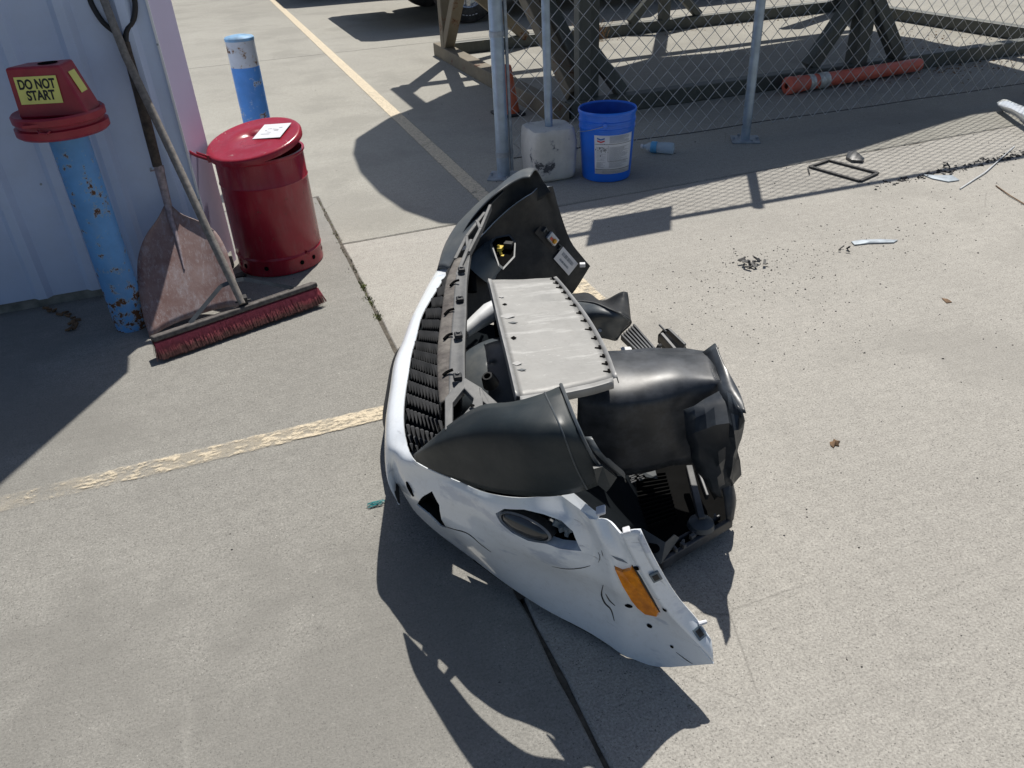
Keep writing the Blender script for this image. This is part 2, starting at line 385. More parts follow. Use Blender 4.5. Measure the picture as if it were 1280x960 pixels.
def pivot(o, loc):
    """moves a parentless mesh's origin to loc without moving its surface"""
    loc = Vector(loc); o.data.transform(Matrix.Translation(-loc)); o.location = loc; return o
def cr1(p0, p1, p2, p3, t):
    return .5*((2*p1)+(p2-p0)*t+(2*p0-5*p1+4*p2-p3)*t*t+(3*p1-p0-3*p2+p3)*t*t*t)
def spline(pts, k):
    pts = [Vector(p) for p in pts]; o = []
    n = len(pts)
    for i in range(n-1):
        a = pts[i-1] if i else pts[0]*2-pts[1]; d = pts[i+2] if i+2 < n else pts[-1]*2-pts[-2]
        for j in range(k): o.append(cr1(a, pts[i], pts[i+1], d, j/k))
    o.append(pts[-1]); return o
def sheet(cols, kc=4, kr=4):
    """control columns (each top to bottom) -> dense grid of rows"""
    dense = [spline(c, kr) for c in cols]
    n = len(dense[0])
    across = [spline([c[i] for c in dense], kc) for i in range(n)]
    return across
def along(pts, t):
    n = len(pts)-1; x = max(0, min(.99999, t))*n; i = int(x); return Vector(pts[i]).lerp(Vector(pts[i+1]), x-i)
def text_obj(body, size, origin, X, Y, mat, parent, depth=.0004, xs=1, name='lettering'):
    cu = bpy.data.curves.new('t', 'FONT'); cu.body = body; cu.size = size; cu.extrude = depth; cu.align_x = 'CENTER'; cu.align_y = 'CENTER'; cu.offset = size*.032
    tmp = bpy.data.objects.new('t', cu); COL.objects.link(tmp)
    me = bpy.data.meshes.new_from_object(tmp.evaluated_get(bpy.context.evaluated_depsgraph_get()))
    bpy.data.objects.remove(tmp)
    X = Vector(X).normalized(); Y = Vector(Y); Y = (Y-X*Y.dot(X)).normalized(); Z = X.cross(Y)
    mt = Matrix((X*xs, Y, Z)).transposed().to_4x4(); mt.translation = Vector(origin)
    me.transform((PM[parent.name].inverted() if parent else Matrix.Identity(4)) @ mt)
    me.materials.clear(); me.materials.append(M[mat])
    o = bpy.data.objects.new(name, me); COL.objects.link(o); o.parent = parent; return o

# ================================================================ SETTING
def slab(poly, mat, top=0.0):
    """a concrete slab with its slightly uneven arrises"""
    b = MB(); p = []
    n = len(poly)
    for i in range(n):
        a = Vector((*poly[i], top)); c = Vector((*poly[(i+1) % n], top)); L = (c-a).length; k = max(1, int(L/.06)); k = min(k, 160)
        for j in range(k): p.append(a.lerp(c, j/k))
    inner = []
    cx = sum(q.x for q in p)/len(p); cy = sum(q.y for q in p)/len(p)
    rim = []
    for q in p:
        f = noise.noise(Vector((q.x*9, q.y*9, 1)))*.004+max(0, noise.noise(Vector((q.x*21, q.y*21, 7)))-.25)*.022
        rim.append(f)
    m_ = len(p)
    def inset(d, z):
        out = []
        for i in range(m_):
            a = p[i-1]; b2 = p[(i+1) % m_]; t = (b2-a); t.normalize(); nn = Vector((-t.y, t.x, 0))
            out.append(p[i]+nn*(d+rim[i])+Vector((0, 0, z)))
        return out
    low = inset(0, -.03); mid = inset(.001, -.005); up = inset(.007, 0)
    b.add(low+mid+up, [(i, (i+1) % m_, (i+1) % m_+m_, i+m_) for i in range(m_)]+[(i+m_, (i+1) % m_+m_, (i+1) % m_+2*m_, i+2*m_) for i in range(m_)]+[tuple(range(2*m_, 3*m_))])
    return b.build('concrete_slab', mat, ground, smooth=0)
b = MB(); b.add([(-120, -40, -.03), (120, -40, -.03), (120, 200, -.03), (-120, 200, -.03)], [(0, 1, 2, 3)])
ground = b.build('ground', 'dirt', smooth=0); tag(ground, kind='structure'); PM[ground.name] = Matrix.Identity(4)
g = .0035; jx = .408
slab([(-14, -9), (jx-g, -9), (jx-g, 4.3-g), (-14, 4.3-g)], 'slab_left')
slab([(jx+g, -9), (14, -9), (14, 3.555-g), (jx+g, 3.555-g)], 'slab_right')
slab([(jx+g, 3.555+g), (14, 3.555+g), (14, 8.8-g), (-14, 8.8-g), (-14, 4.3+g), (jx+g, 4.3+g)], 'slab_back')
slab([(-14, 8.8+g), (14, 8.8+g), (14, 15-g), (-14, 15-g)], 'slab_back')
slab([(-40, 15+g), (60, 15+g), (60, 40), (-40, 40)], 'slab_back')
MB().add([(.398, -9, -.0095), (.418, -9, -.0095), (.418, 1.19, -.0095), (.398, 1.19, -.0095)], [(0, 1, 2, 3)]).build('joint_fill', 'joint_fill', ground, smooth=0)
MB().add([(.398, 1.2, -.0028), (.418, 1.2, -.0028), (.418, 4.3, -.0028), (.398, 4.3, -.0028)], [(0, 1, 2, 3)]).build('joint_fill', 'joint_fill', ground, smooth=0)
MB().add([(.4, 3.548, -.0045), (14, 3.548, -.0045), (14, 3.562, -.0045), (.4, 3.562, -.0045)], [(0, 1, 2, 3)]).build('joint_fill', 'joint_fill', ground, smooth=0)
def stripe(name, x0, x1, y0, y1, mat, z=.0035):
    b = MB(); b.add([(x0, y0, z), (x1, y0, z), (x1, y1, z), (x0, y1, z)], [(0, 1, 2, 3)])
    return tag(b.build(name, mat, smooth=0), kind='structure')
stripe('parking_line', 1.160, 1.287, 2.50, 14.9, 'paint1'); stripe('parking_line', -.98, 1.158, 2.032, 2.138, 'paint2')

# ---- building
bld = thing('metal_building', 'pale blue grey corrugated metal building wall behind the shovel and red can', 'building', (-.15, 3.44, 0))
b = MB(); x = -.15; pts = [(x, 3.44)]
while x > -4.5:       # trapezoid ribs every 0.2 m
    pts += [(x-.055, 3.44), (x-.075, 3.418), (x-.105, 3.418), (x-.125, 3.44), (x-.2, 3.44)]; x -= .2
rows = [[Vector((px_, py_, z)) for px_, py_ in pts] for z in (.045, .6, 1.2, 2.0, 3.2)]
b.grid(rows).build('corrugated_panel', 'wall', bld, smooth=0, solid=.002)
b = MB(); b.add([(-.148, 3.436, .0), (-.072, 3.60, 0), (-.072, 3.60, 3.2), (-.148, 3.436, 3.2)], [(0, 1, 2, 3)])
b.build('corner_trim', 'wall_trim', bld, smooth=0, solid=.003, offset=1)
MB().box((-.1495, 3.431, 1.6), (.009, .012, 3.19)).build('trim_edge', 'wall_edge', bld, smooth=0, bevel=.001)
MB().box((-2.35, 3.50, .02), (4.4, .09, .05)).build('footing', 'curb', bld, smooth=0, bevel=.004)
MB().box((-.122, 3.555, .03), (.08, .1, .055)).build('corner_footing', 'curb', bld, smooth=0, bevel=.006)
b = MB(); b.add([(-.075, 3.60, 0), (-.5, 4.0, 0), (-.5, 4.0, 3.2), (-.075, 3.60, 3.2)], [(0, 1, 2, 3)]); b.add([(-.5, 4.0, 0), (-1.6, 12, 0), (-1.6, 12, 3.2), (-.5, 4.0, 3.2)], [(0, 1, 2, 3)])
b.build('side_wall', 'wall', bld, smooth=0)
b = MB(); b.add([(-4.5, 3.38, 3.2), (-.5, 3.38, 3.2), (-.06, 3.6, 3.2), (-.5, 4, 3.2), (-1.6, 12, 3.2), (-4.5, 12, 3.2)], [(0, 1, 2, 3, 4, 5)])
b.build('roof', 'wall', bld, smooth=0, solid=.08)
MB().box((-.125, 3.55, 2.33), (.20, .12, 1.75)).build('corner_shadow_box', 'wall_trim', bld, smooth=0, bevel=.005)  # unseen box added past the corner to shape the wall's shadow edge
b = MB()
for q in (.35, .95): b.tube([(-.152, 3.43, q), (-.152, 3.424, q)], .004, 8)
for k in range(1, 16): b.tube([(-.15-.2*k+.05, 3.44, .5), (-.15-.2*k+.05, 3.434, .5)], .0045, 8)
build_each(b, 'screw', 'galv_dull', bld)
b = MB()
for (p0, p1) in (((-0.8364, 3.4234, 0.0080), (-0.7254, 3.2688, 0.0080)), ((-0.7387, 3.1567, 0.0080), (-0.6995, 3.2413, 0.0080))):
    for k in range(9):
        p = Vector(p0).lerp(Vector(p1), k/8)+Vector((random.uniform(-.02, .02), random.uniform(-.015, .015), 0)); s_ = random.uniform(.006, .014)
        b.box(p, (s_*2, s_, .006), (random.random()-.5, random.random()-.5, .1))
tag(b.build('dark_litter', 'brown_bits'), 'scraps of dark litter on the shaded concrete at the foot of the metal wall', 'litter', kind='stuff')

# ---- bollards
def bollard(loc, h, r, parts, label, group):
    t = thing('bollard', label, 'bollard', loc, 0, group)
    for nme, mat, z0, z1, cap in parts:
        b = MB(); pr_ = [(r, z0), (r, z1)]
        if cap: pr_ = [(r+.002, z0), (r+.002, z1-.006), (r-.004, z1), (r*.6, z1+.006), (.001, z1+.009)]
        b.lathe(pr_, loc, n=48).build(nme, mat, t)
    return t
bollard((-.498, 3.10, 0), .78, .063, [('post', 'bollard', 0, .775, 0), ('cap', 'bollard', .775, .785, 1)], 'chipped blue steel bollard by the metal wall carrying the red cover', 'blue bollards')
bollard((.205, 4.92, 0), .755, .078, [('post', 'bollard_b', 0, .60, 0), ('white_band', 'bollard_white', .60, .735, 0), ('cap', 'bollard_top', .735, .755, 1)], 'blue steel bollard with scuffed white top band standing behind the red can', 'blue bollards')

# ---- red steering wheel cover on the bollard
hc = Vector((-.502, 3.10, .752))
cov = thing('steering_wheel_cover', 'red plastic steering wheel cover lettered DO NOT START sitting on the blue bollard', 'steering wheel cover', hc)
MB().lathe([(q_*.80, z_) for q_, z_ in [(.02, .0), (.172, .0), (.184, .008), (.184, .03), (.170, .034), (.168, .044), (.182, .048), (.183, .068), (.176, .074), (.150, .064), (.02, .06)]], hc, n=56).build('round_base', 'red_plastic', cov)
def cov_pt(x, y, z):   # the wedge's frame: x to the right of its lettered face, y into the wall
    x += .014; a = R(-13); return hc+Vector((x*math.cos(a)-y*math.sin(a), x*math.sin(a)+y*math.cos(a), z))
B0 = [(-.115, -.060), (.112, -.082), (.118, .04), (-.06, .10)]; T0 = [(-.112, -.048), (.060, -.058), (.066, .052), (-.07, .035)]
zt = .220
b = MB(); b.add([cov_pt(*q, .062) for q in B0]+[cov_pt(*q, zt) for q in T0], [(0, 1, 5, 4), (1, 2, 6, 5), (2, 3, 7, 6), (3, 0, 4, 7), (4, 5, 6, 7), (3, 2, 1, 0)])
b.build('wedge_body', 'red_plastic', cov, smooth=0, bevel=.007)
MB().disc(cov_pt(.008, -.006, zt+.0015), .031, n=32).build('hand_hole', 'dark_metal', cov, smooth=0)
f0 = cov_pt(*B0[0], .062); f1 = cov_pt(*B0[1], .062); f2 = cov_pt(*T0[0], zt); f3 = cov_pt(*T0[1], zt)
fx = (f1-f0).normalized(); fy = ((f2+f3)/2-(f0+f1)/2).normalized(); fn = fx.cross(fy)
fyo = fn.cross(fx); lc = (f0+f1+f2+f3)/4+fx*(-.012)+fyo*.008+fn*.0022
st = MB().box(lc, (.136, .084, .001), fx, fn).build('warning_sticker', 'yellow_label', cov, smooth=0)
text_obj('DO NOT', .041, lc+fyo*.0175+fn*.0012, fx, fyo, 'ink', st, xs=.72)
text_obj('START', .041, lc-fyo*.0175+fn*.0012+fx*.004, fx, fyo, 'ink', st, xs=.76)
g0 = cov_pt(*B0[1], .062); g1 = cov_pt(*B0[2], .062); g2 = cov_pt(*T0[1], zt); g3 = cov_pt(*T0[2], zt)
gx = (g1-g0).normalized(); gy = ((g2+g3)/2-(g0+g1)/2).normalized(); gn = gx.cross(gy)
MB().box((g0+g1+g2+g3)/4+gy*.02+gn*.0022, (.05, .07, .001), gx, gn).build('warning_sticker', 'yellow_label', cov, smooth=0)
b = MB(); b.tube([hc+Vector((-.055, -.132, .040)), hc+Vector((-.05, -.148, .034)), hc+Vector((-.03, -.152, .030)), hc+Vector((-.02, -.142, .036))], .0035, 8)
b.box(hc+Vector((-.06, -.128, .056)), (.07, .02, .008)).build('latch', 'red_plastic', cov)

# ---- red can
cc = Vector((.125, 3.49, 0))
can = thing('waste_can', 'red metal oily waste can with its round lid ajar and a paper on top', 'waste can', cc)
r0 = .186
prof = [(r0-.012, .0), (r0, .004), (r0, .012), (r0-.001, .018), (r0-.001, .066), (r0, .070), (r0+.002, .074), (r0, .078), (r0-.002, .083), (r0, .088), (r0-.003, .38), (r0, .386), (r0-.003, .392), (r0-.003, .485), (r0+.004, .492), (r0+.004, .5), (r0-.006, .5), (r0-.008, .49), (r0-.008, .03), (.001, .03)]
MB().lathe(prof, cc, n=72).build('drum', 'red_metal', can)
for a in (-1.15, -.78, -.2, -2.0, -2.6):
    p = cc+Vector((math.cos(a)*(r0+.0005), math.sin(a)*(r0+.0005), .042)); MB().disc(p, .010, (math.cos(a), math.sin(a), 0), 18).build('vent_hole', 'dark_metal', can, smooth=0)
b = MB(); a = -.98; p = cc+Vector((math.cos(a)*(r0+.004), math.sin(a)*(r0+.004), .06)); b.bar(p, p+Vector((0, 0, .05)), .006, .008); b.bar(p+Vector((0, 0, .012)), p+Vector((.006, 0, .02)), .012, .016); b.build('drain_catch', 'red_metal', can, bevel=.001)
# lid: hinged at the left, raised at the right
lx = Vector((.995, .05, .165)).normalized(); lyv = Vector((-.02, 1, .13)); ln = lx.cross(lyv).normalized(); lid_c = cc+Vector((-.008, 0, .552))
MB().lathe([(.196, -.028), (.2, -.026), (.201, -.008), (.197, -.002), (.188, .001), (.178, -.001), (.12, .004), (.001, .007)], lid_c, ln, n=72).build('lid', 'red_metal', can, solid=.002)
b = MB(); q = ln.cross(lx)
pc = lid_c+lx*.082-q*.01+ln*.0085; px_ = (lx*.80+q*-.55).normalized()
pp = MB().box(pc, (.125, .130, .0006), px_, ln).build('paper', 'white_label', can, smooth=0)
b = MB()
for k, (a_, c_, l_, w_) in enumerate([(-.02, .028, .04, .003), (-.01, .012, .02, .002), (.018, .0, .022, .003), (.012, -.012, .03, .003), (-.018, -.02, .018, .002), (.03, -.026, .014, .004), (-.03, -.005, .006, .006)]):
    pq = px_.cross(ln); b.box(pc+px_*a_+pq*c_+ln*.0007, (l_, w_, .0004), px_+pq*random.uniform(-.4, .4), ln)
b.build('print', 'grey_ink', pp, smooth=0)
b = MB()   # hinge bracket and the foot lever arm behind
hp = cc+Vector((-.197, -.03, .49))
b.tube([hp+Vector((.01, 0, .0)), hp+Vector((-.05, -.01, .035)), hp+Vector((-.085, -.012, .065)), hp+Vector((-.09, .02, .07)), hp+Vector((-.045, .04, .03)), hp+Vector((.01, .04, .0))], .0065, 8)
b.box(hp+Vector((.004, .02, .012)), (.025, .06, .03)).build('hinge', 'red_metal', can, bevel=.002)
MB().bar(cc+Vector((-.17, -.10, .01)), cc+Vector((-.24, -.13, .012)), .04, .01).build('foot_pedal', 'black_rubber', can, bevel=.002)

# ---- shovel leaning on the wall
sh = thing('shovel', 'rusty steel grain scoop shovel with dark wooden handle leaning on the metal wall', 'shovel', (-.27, 3.0, 0))
outl = [(-0.2815, 3.3237, 0.3800), (-0.3173, 3.2918, 0.3470), (-0.3726, 3.2565, 0.3060), (-0.4083, 3.2118, 0.2590), (-0.4277, 3.1596, 0.2060), (-0.4372, 3.0914, 0.1350), (-0.4384, 3.0241, 0.0630), (-0.4323, 2.9751, 0.0090)]
outr = [(-0.2501, 3.3188, 0.3730), (-0.2202, 3.2953, 0.3490), (-0.1601, 3.2719, 0.3230), (-0.1142, 3.2393, 0.2890), (-0.0900, 3.1843, 0.2330), (-0.0837, 3.1242, 0.1690), (-0.0783, 3.0720, 0.1130), (-0.0816, 3.0115, 0.0490)]
rows = []
for i, (p, q) in enumerate(zip(spline(outl, 3), spline(outr, 3))):
    row = []
    f = i/21
    for j in range(13):
        u = j/12*2-1; c = p.lerp(q, j/12); side = abs(u)**4*.028*min(1, f*3); back = Vector((0, 1, .25)).normalized()
        row.append(c-back*side+back*.012*(1-u*u))
    rows.append(row)
MB().grid(rows).build('blade', 'shovel', sh, smooth=60, solid=.0022)
b = MB(); ce = [r_[6]-Vector((0, .006, .001)) for r_ in rows]
b.tube([Vector((-0.2618, 3.3483, 0.5310)), Vector((-0.2644, 3.3363, 0.4550)), Vector((-0.2664, 3.3261, 0.3800)), ce[4], ce[9], ce[14]], [.019, .0165, .015, .011, .008, .003], 12)
b.tube([Vector((-0.2715, 3.3470, 0.5170))+Vector((-.025, -.004, 0)), Vector((-0.2715, 3.3470, 0.5170))+Vector((.028, -.004, 0))], .0035, 8)
b.tube([Vector((-0.2715, 3.3470, 0.5170))+Vector((.022, -.004, 0)), Vector((-0.2715, 3.3470, 0.5170))+Vector((.029, -.004, 0))], .007, 6)
b.build('socket', 'shovel_rib', sh)
MB().tube([(-0.2653, 3.3459, 0.5290), (-0.2629, 3.3682, 0.6560), (-0.2592, 3.3870, 0.8140), (-0.2606, 3.4096, 0.9290), (-0.2566, 3.4141, 0.9720)], [.018, .0195, .019, .017, .014], 14).build('handle', 'wood_dark', sh)
b = MB(); b.tube(spline([(-0.2575, 3.4096, 0.9590), (-0.2747, 3.4178, 0.9950), (-0.3126, 3.4210, 1.0410), (-0.3320, 3.4331, 1.0940), (-0.3344, 3.4379, 1.1300)], 4), .0095, 10)
b.tube(spline([(-0.2575, 3.4096, 0.9590), (-0.2451, 3.4181, 1.0030), (-0.2095, 3.4250, 1.0420), (-0.1924, 3.4256, 1.0830), (-0.1877, 3.4295, 1.1190)], 4), .0095, 10); b.tube([(-0.3187, 3.4349, 1.1290), (-0.1877, 3.4295, 1.1190)], .012, 10)
b.build('grip', 'black_rubber', sh)

# ---- push broom
br = thing('push_broom', 'push broom with red bristles and grey wooden handle leaning in front of the shovel', 'broom', (-.09, 2.93, 0))
e0 = Vector((-0.4028, 2.7839, 0.0750)); e1 = Vector((0.2131, 2.9828, 0.0800)); bx = (e1-e0).normalized(); by = Vector((0, 0, 1)).cross(bx)
mid = (e0+e1)/2; tilt = Vector((-bx.y, bx.x, 0))
MB().bar(e0, e1, .052, .02, (tilt*.28+Vector((0, 0, 1)))).build('head', 'wood_head', br, bevel=.005)
L_ = (e1-e0).length
ups = (tilt*.28+Vector((0, 0, 1))).normalized(); wv = ups.cross(bx)*-1
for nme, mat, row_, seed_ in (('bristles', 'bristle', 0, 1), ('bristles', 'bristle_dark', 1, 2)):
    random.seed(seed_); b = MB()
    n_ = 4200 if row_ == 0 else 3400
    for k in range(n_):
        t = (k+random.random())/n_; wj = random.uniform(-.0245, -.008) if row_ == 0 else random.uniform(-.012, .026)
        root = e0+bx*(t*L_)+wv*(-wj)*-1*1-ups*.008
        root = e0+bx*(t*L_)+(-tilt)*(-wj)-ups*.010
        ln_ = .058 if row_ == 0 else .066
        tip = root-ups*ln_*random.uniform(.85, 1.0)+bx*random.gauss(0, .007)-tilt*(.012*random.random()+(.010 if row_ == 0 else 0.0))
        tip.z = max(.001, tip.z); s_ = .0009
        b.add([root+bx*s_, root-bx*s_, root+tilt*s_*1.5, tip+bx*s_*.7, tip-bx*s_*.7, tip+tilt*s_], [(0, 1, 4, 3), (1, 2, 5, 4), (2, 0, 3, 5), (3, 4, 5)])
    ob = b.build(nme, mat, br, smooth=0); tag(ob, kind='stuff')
MB().tube([(-0.0739, 2.8807, 0.1000), (-0.0918, 2.9371, 0.1730), (-0.1267, 3.0255, 0.3150), (-0.1701, 3.1481, 0.5080), (-0.2142, 3.2828, 0.6840), (-0.2665, 3.3626, 0.9310), (-0.2878, 3.4128, 1.1130), (-0.2989, 3.4785, 1.1600)], [.013, .0145, .015, .015, .015, .0145, .014, .014], 14).build('handle', 'wood_grey', br)
b = MB(); hb = Vector((-0.0918, 2.9371, 0.1730)); 
for s_, tt in ((-1, .22), (1, .86)):
    ft = e0+bx*(L_*tt)+ups*.011
    b.bar(hb+bx*.004*s_, hb+bx*.045*s_+Vector((0, 0, -.004)), .015, .003, (0, -1, .6)); b.bar(hb+bx*.045*s_+Vector((0, 0, -.004)), ft, .015, .003, (0, -1, .6))
build_each(b, 'brace', 'dark_steel', br, smooth=0)
b = MB(); q = Vector((-0.0702, 2.9049, 0.0950)); b.box(q, (.035, .035, .05)); b.tube([q+Vector((-.028, -.01, .01)), q+Vector((.03, -.01, .01))], .004, 8); b.build('socket', 'black_rubber', br, bevel=.004)

# ================================================================ FENCE
def fz(x): return 4.135-.030*(x-1.45)      # the fence line
posts = [(1.437, .036, 'galv'), (3.005, .0275, 'galv'), (5.35, .0275, 'galv'), (7.5, .0275, 'galv')]
fence = thing('chain_link_fence', 'grey chain link fence on galvanised posts with base plates', 'fence', (1.437, fz(1.437), 0))
for px_, r_, mt in posts:
    b = MB(); b.tube([(px_, fz(px_), .004), (px_, fz(px_), 1.86)], r_, 24); b.lathe([(r_+.003, 1.84), (r_+.003, 1.88), (r_*.6, 1.9), (.001, 1.905)], (px_, fz(px_), 0), n=24)
    po = b.build('post', mt, fence)
    b = MB(); b.box((px_, fz(px_), .005), (.165, .16, .009), (1, -.55, 0))
    b.build('base_plate', 'galv_dull', fence, smooth=0, bevel=.002)
    b = MB()
    for sx_, sy_ in ((-.06, .035), (.062, -.035), (.0, -.066), (0, .07)): b.tube([(px_+sx_, fz(px_)+sy_, .009), (px_+sx_, fz(px_)+sy_, .022)], .009, 6)
    build_each(b, 'bolt', 'galv_dull', fence)
b = MB(); r_ = .0275
b.tube([(1.437, fz(1.437), 1.80), (7.5, fz(7.5), 1.80)], .021, 14).build('top_rail', 'galv', fence)
MB().tube([(1.488, fz(1.49), .03), (1.488, fz(1.49), 1.78)], .010, 8).build('tension_bar', 'galv_dull', fence)
b = MB()
for z_, mt in ((.13, 0), (.75, 0), (1.3, 0)): b.lathe([(.0385, z_-.014), (.0395, z_-.014), (.0395, z_+.014), (.0385, z_+.014)], (1.437, fz(1.437), 0), n=24); b.bar((1.47, fz(1.47), z_), (1.50, fz(1.5), z_), .004, .026)
build_each(b, 'tension_band', 'galv_dull', fence)
b = MB(); pts = []
for k in range(80):
    x = 1.5+k*.078; pts.append((x, fz(x), .098+.012*noise.noise(Vector((x*1.7, 0, 0)))))
b.tube(pts, .0032, 5).build('bottom_wire', 'wire_dark', fence)
b = MB(); a_ = .047; nw = int((7.45-1.5)/a_)
for i in range(nw):
    k0 = 0; pts = []
    for k in range(38):
        z = .088+k*a_; x = 1.5+(i+((k+i) % 2))*a_
        wob = noise.noise(Vector((x*1.3, z*1.3, 3)))*.012
        pts.append((x+noise.noise(Vector((x*.9, z*1.5, 9)))*.006, fz(x)+(.0022 if (k % 2) else -.0022)+wob, z+noise.noise(Vector((x*.8, z, 5)))*.01))
    b.tube(pts, .0026, 4, cap=False)
tag(b.build('chain_link_mesh', 'wire', fence, smooth=0), kind='stuff')
# sign added out of view on the fence to cast its shadow
sg = thing('fence_shadow_sign', 'blank grey sign added out of view on the fence to cast a shadow', 'shadow_sign', (2.28, fz(2.28)-.03, 1.7))
MB().box((2.29, fz(2.29)-.035, 1.73), (.44, .004, .52)).build('board', 'galv_dull', sg, smooth=0, bevel=.001)
b = MB()
for sx_ in (-.2, .2): b.tube([(2.29+sx_, fz(2.29)-.04, 1.9), (2.29+sx_, fz(2.29)+.01, 1.9)], .003, 6)
build_each(b, 'tie', 'wire', sg)

# ---- pole in a block of concrete
bk = Vector((1.672, 4.035, 0))
pb = thing('pole_base', 'thin steel pole set in a dirty white concrete block beside the blue bucket', 'pole', bk)
b = MB(); rings = []
for i, (z, s_) in enumerate([(0, .80), (.006, .90), (.02, .96), (.06, 1.0), (.14, 1.03), (.20, 1.03), (.25, 1.0), (.268, .97), (.276, .93)]):
    ring = []
    for k in range(40):
        a = 2*math.pi*k/40; c, s2 = math.cos(a), math.sin(a); e = 5.5
        rr = (abs(c/.128)**e+abs(s2/.125)**e)**(-1/e)*s_
        rr *= 1+.035*noise.noise(Vector((c*2.2, s2*2.2, z*9)))+.05*noise.noise(Vector((c*6, s2*6, z*30)))
        ring.append(bk+Vector((c*rr, s2*rr, z+.008*noise.noise(Vector((c*3, s2*3, 4)))*(i > 5))))
    rings.append(ring+[ring[0]])
b.grid(rings); n0 = len(b.v); b.add([r__ for r__ in rings[-1][:-1]], [tuple(range(40))]); b.build('concrete_block', 'block', pb, smooth=60)
MB().tube([bk+Vector((.005, 0, .24)), bk+Vector((.0, .03, 2.1))], .0215, 18).build('pole', 'galv', pb)

# ---- blue bucket
bc = Vector((1.955, 3.885, 0))
bu = thing('bucket', 'blue plastic five gallon bucket with white product label by the fence', 'bucket', bc)
p_ = [(.001, .004), (.122, .0), (.130, .004), (.134, .02), (.148, .27), (.1505, .272), (.152, .285), (.149, .288), (.149, .305), (.153, .307), (.154, .32), (.150, .323), (.151, .352), (.156, .354), (.1575, .366), (.154, .372), (.149, .368), (.148, .36)]
MB().lathe(p_, bc, n=72).build('shell', 'bucket', bu)
MB().lathe([(.148, .362), (.131, .02), (.127, .008), (.001, .006)], bc, n=72).build('inside', 'bucket_in', bu)
la0, la1 = R(-143), R(-54)
def lab_r(z): return .134+(.148-.134)*(z-.02)/.25+.0012
lb = MB().lathe([(lab_r(z), z) for z in (.05, .1, .15, .2, .258)], bc, n=24, arc=la1-la0, start=la0).build('label', 'white_label', bu, solid=.0004)
def on_label(b, u0, u1, z0, z1, mi=0, off=.0012):
    n_ = max(2, int((u1-u0)*20)); b.lathe([(lab_r(z0)+off, z0), (lab_r(z1)+off, z1)], bc, n=n_, arc=(la1-la0)*(u1-u0), start=la0+(la1-la0)*u0, mi=mi)
b = MB(); random.seed(3)
on_label(b, .02, .98, .2105, .2125); on_label(b, .02, .98, .0735, .0755); on_label(b, .33, .335, .12, .205); on_label(b, .33, .9, .118, .1195)
b.build('rule', 'ink', lb, smooth=0)
b = MB()
for k in range(34):
    z = .086+k*.0035
    if .196 < z < .214: continue
    if .115 < z < .121: continue
    on_label(b, .36, .36+random.uniform(.3, .56), z, z+.0011)
    if k < 10 or k % 2: on_label(b, .05, .05+random.uniform(.1, .24), z, z+.0011)
for k in range(9): on_label(b, .36, .4+random.uniform(.3, .5), .218+k*.0042, .2195+k*.0042)
for k in range(4): on_label(b, .2, .3+random.uniform(.3, .6), .055+k*.0042, .0562+k*.0042)
b.build('small_print', 'grey_ink', lb, smooth=0)
def chevron(z, mat):
    b = MB(); rows = []
    for dz in (0, .008):
        rows.append([])
        for u, d in ((.07, .007), (.16, 0), (.25, .007)):
            a = la0+(la1-la0)*u; zz = z+d+dz; rr = lab_r(zz)+.0014; rows[-1].append(bc+Vector((math.cos(a)*rr, math.sin(a)*rr, zz)))
    b.grid(rows).build('chevron_mark', mat, lb, smooth=0)
chevron(.232, 'blue_ink'); chevron(.219, 'red_ink')
b = MB(); random.seed(12)
for k in range(26):
    a = la0+(la1-la0)*random.gauss(.18, .06); z = random.gauss(.175, .02); rr = lab_r(z)+.0016; s_ = random.uniform(.0012, .004)
    b.box(bc+Vector((math.cos(a)*rr, math.sin(a)*rr, z)), (s_, .0006, s_*random.uniform(1, 3)), (-math.sin(a), math.cos(a), 0))
b.build('oil_spatter', 'ink', lb, smooth=0)
b = MB()
for s_ in (-1, 1):
    a = R(-30)+s_*math.pi/2; e_ = bc+Vector((math.cos(a)*.158, math.sin(a)*.158, .312)); b.lathe([(.001, .006), (.012, .006), (.014, 0)], e_, (math.cos(a), math.sin(a), 0), 16)
build_each(b, 'handle_ear', 'bucket', bu)
b = MB(); pts = []
for k in range(25):
    t = k/24; a = R(-30)-math.pi/2+math.pi*t+0; dz = -.055*math.sin(math.pi*t); pts.append(bc+Vector((-math.cos(a)*.163, -math.sin(a)*.163, .312+dz)))
b.tube(pts, .0017, 6).build('wire_handle', 'galv_dull', bu)

# ---- water bottle lying down
b0 = Vector((2.335, 4.185, .034)); b1 = Vector((2.485, 4.045, .034)); ax = (b1-b0).normalized()
bo = thing('water_bottle', 'empty clear plastic water bottle with blue label lying by the bucket', 'bottle', b0)
MB().lathe([(.011, .012), (.0115, .022), (.016, .034), (.027, .052), (.032, .066), (.0315, .08), (.0325, .085), (.030, .10), (.0325, .106), (.030, .118), (.033, .124), (.031, .136), (.033, .142), (.033, .188), (.030, .197), (.018, .199), (.001, .192)], b0, ax, n=28).build('body', 'clear', bo, solid=.0005)
MB().lathe([(.0325, .064), (.0332, .066), (.0332, .098), (.0325, .1)], b0, ax, n=28).build('label', 'bottle_film', bo)
MB().lathe([(.001, 0), (.0125, 0), (.0135, .002), (.0135, .013), (.011, .014)], b0, ax, n=20).build('cap', 'white_label', bo)

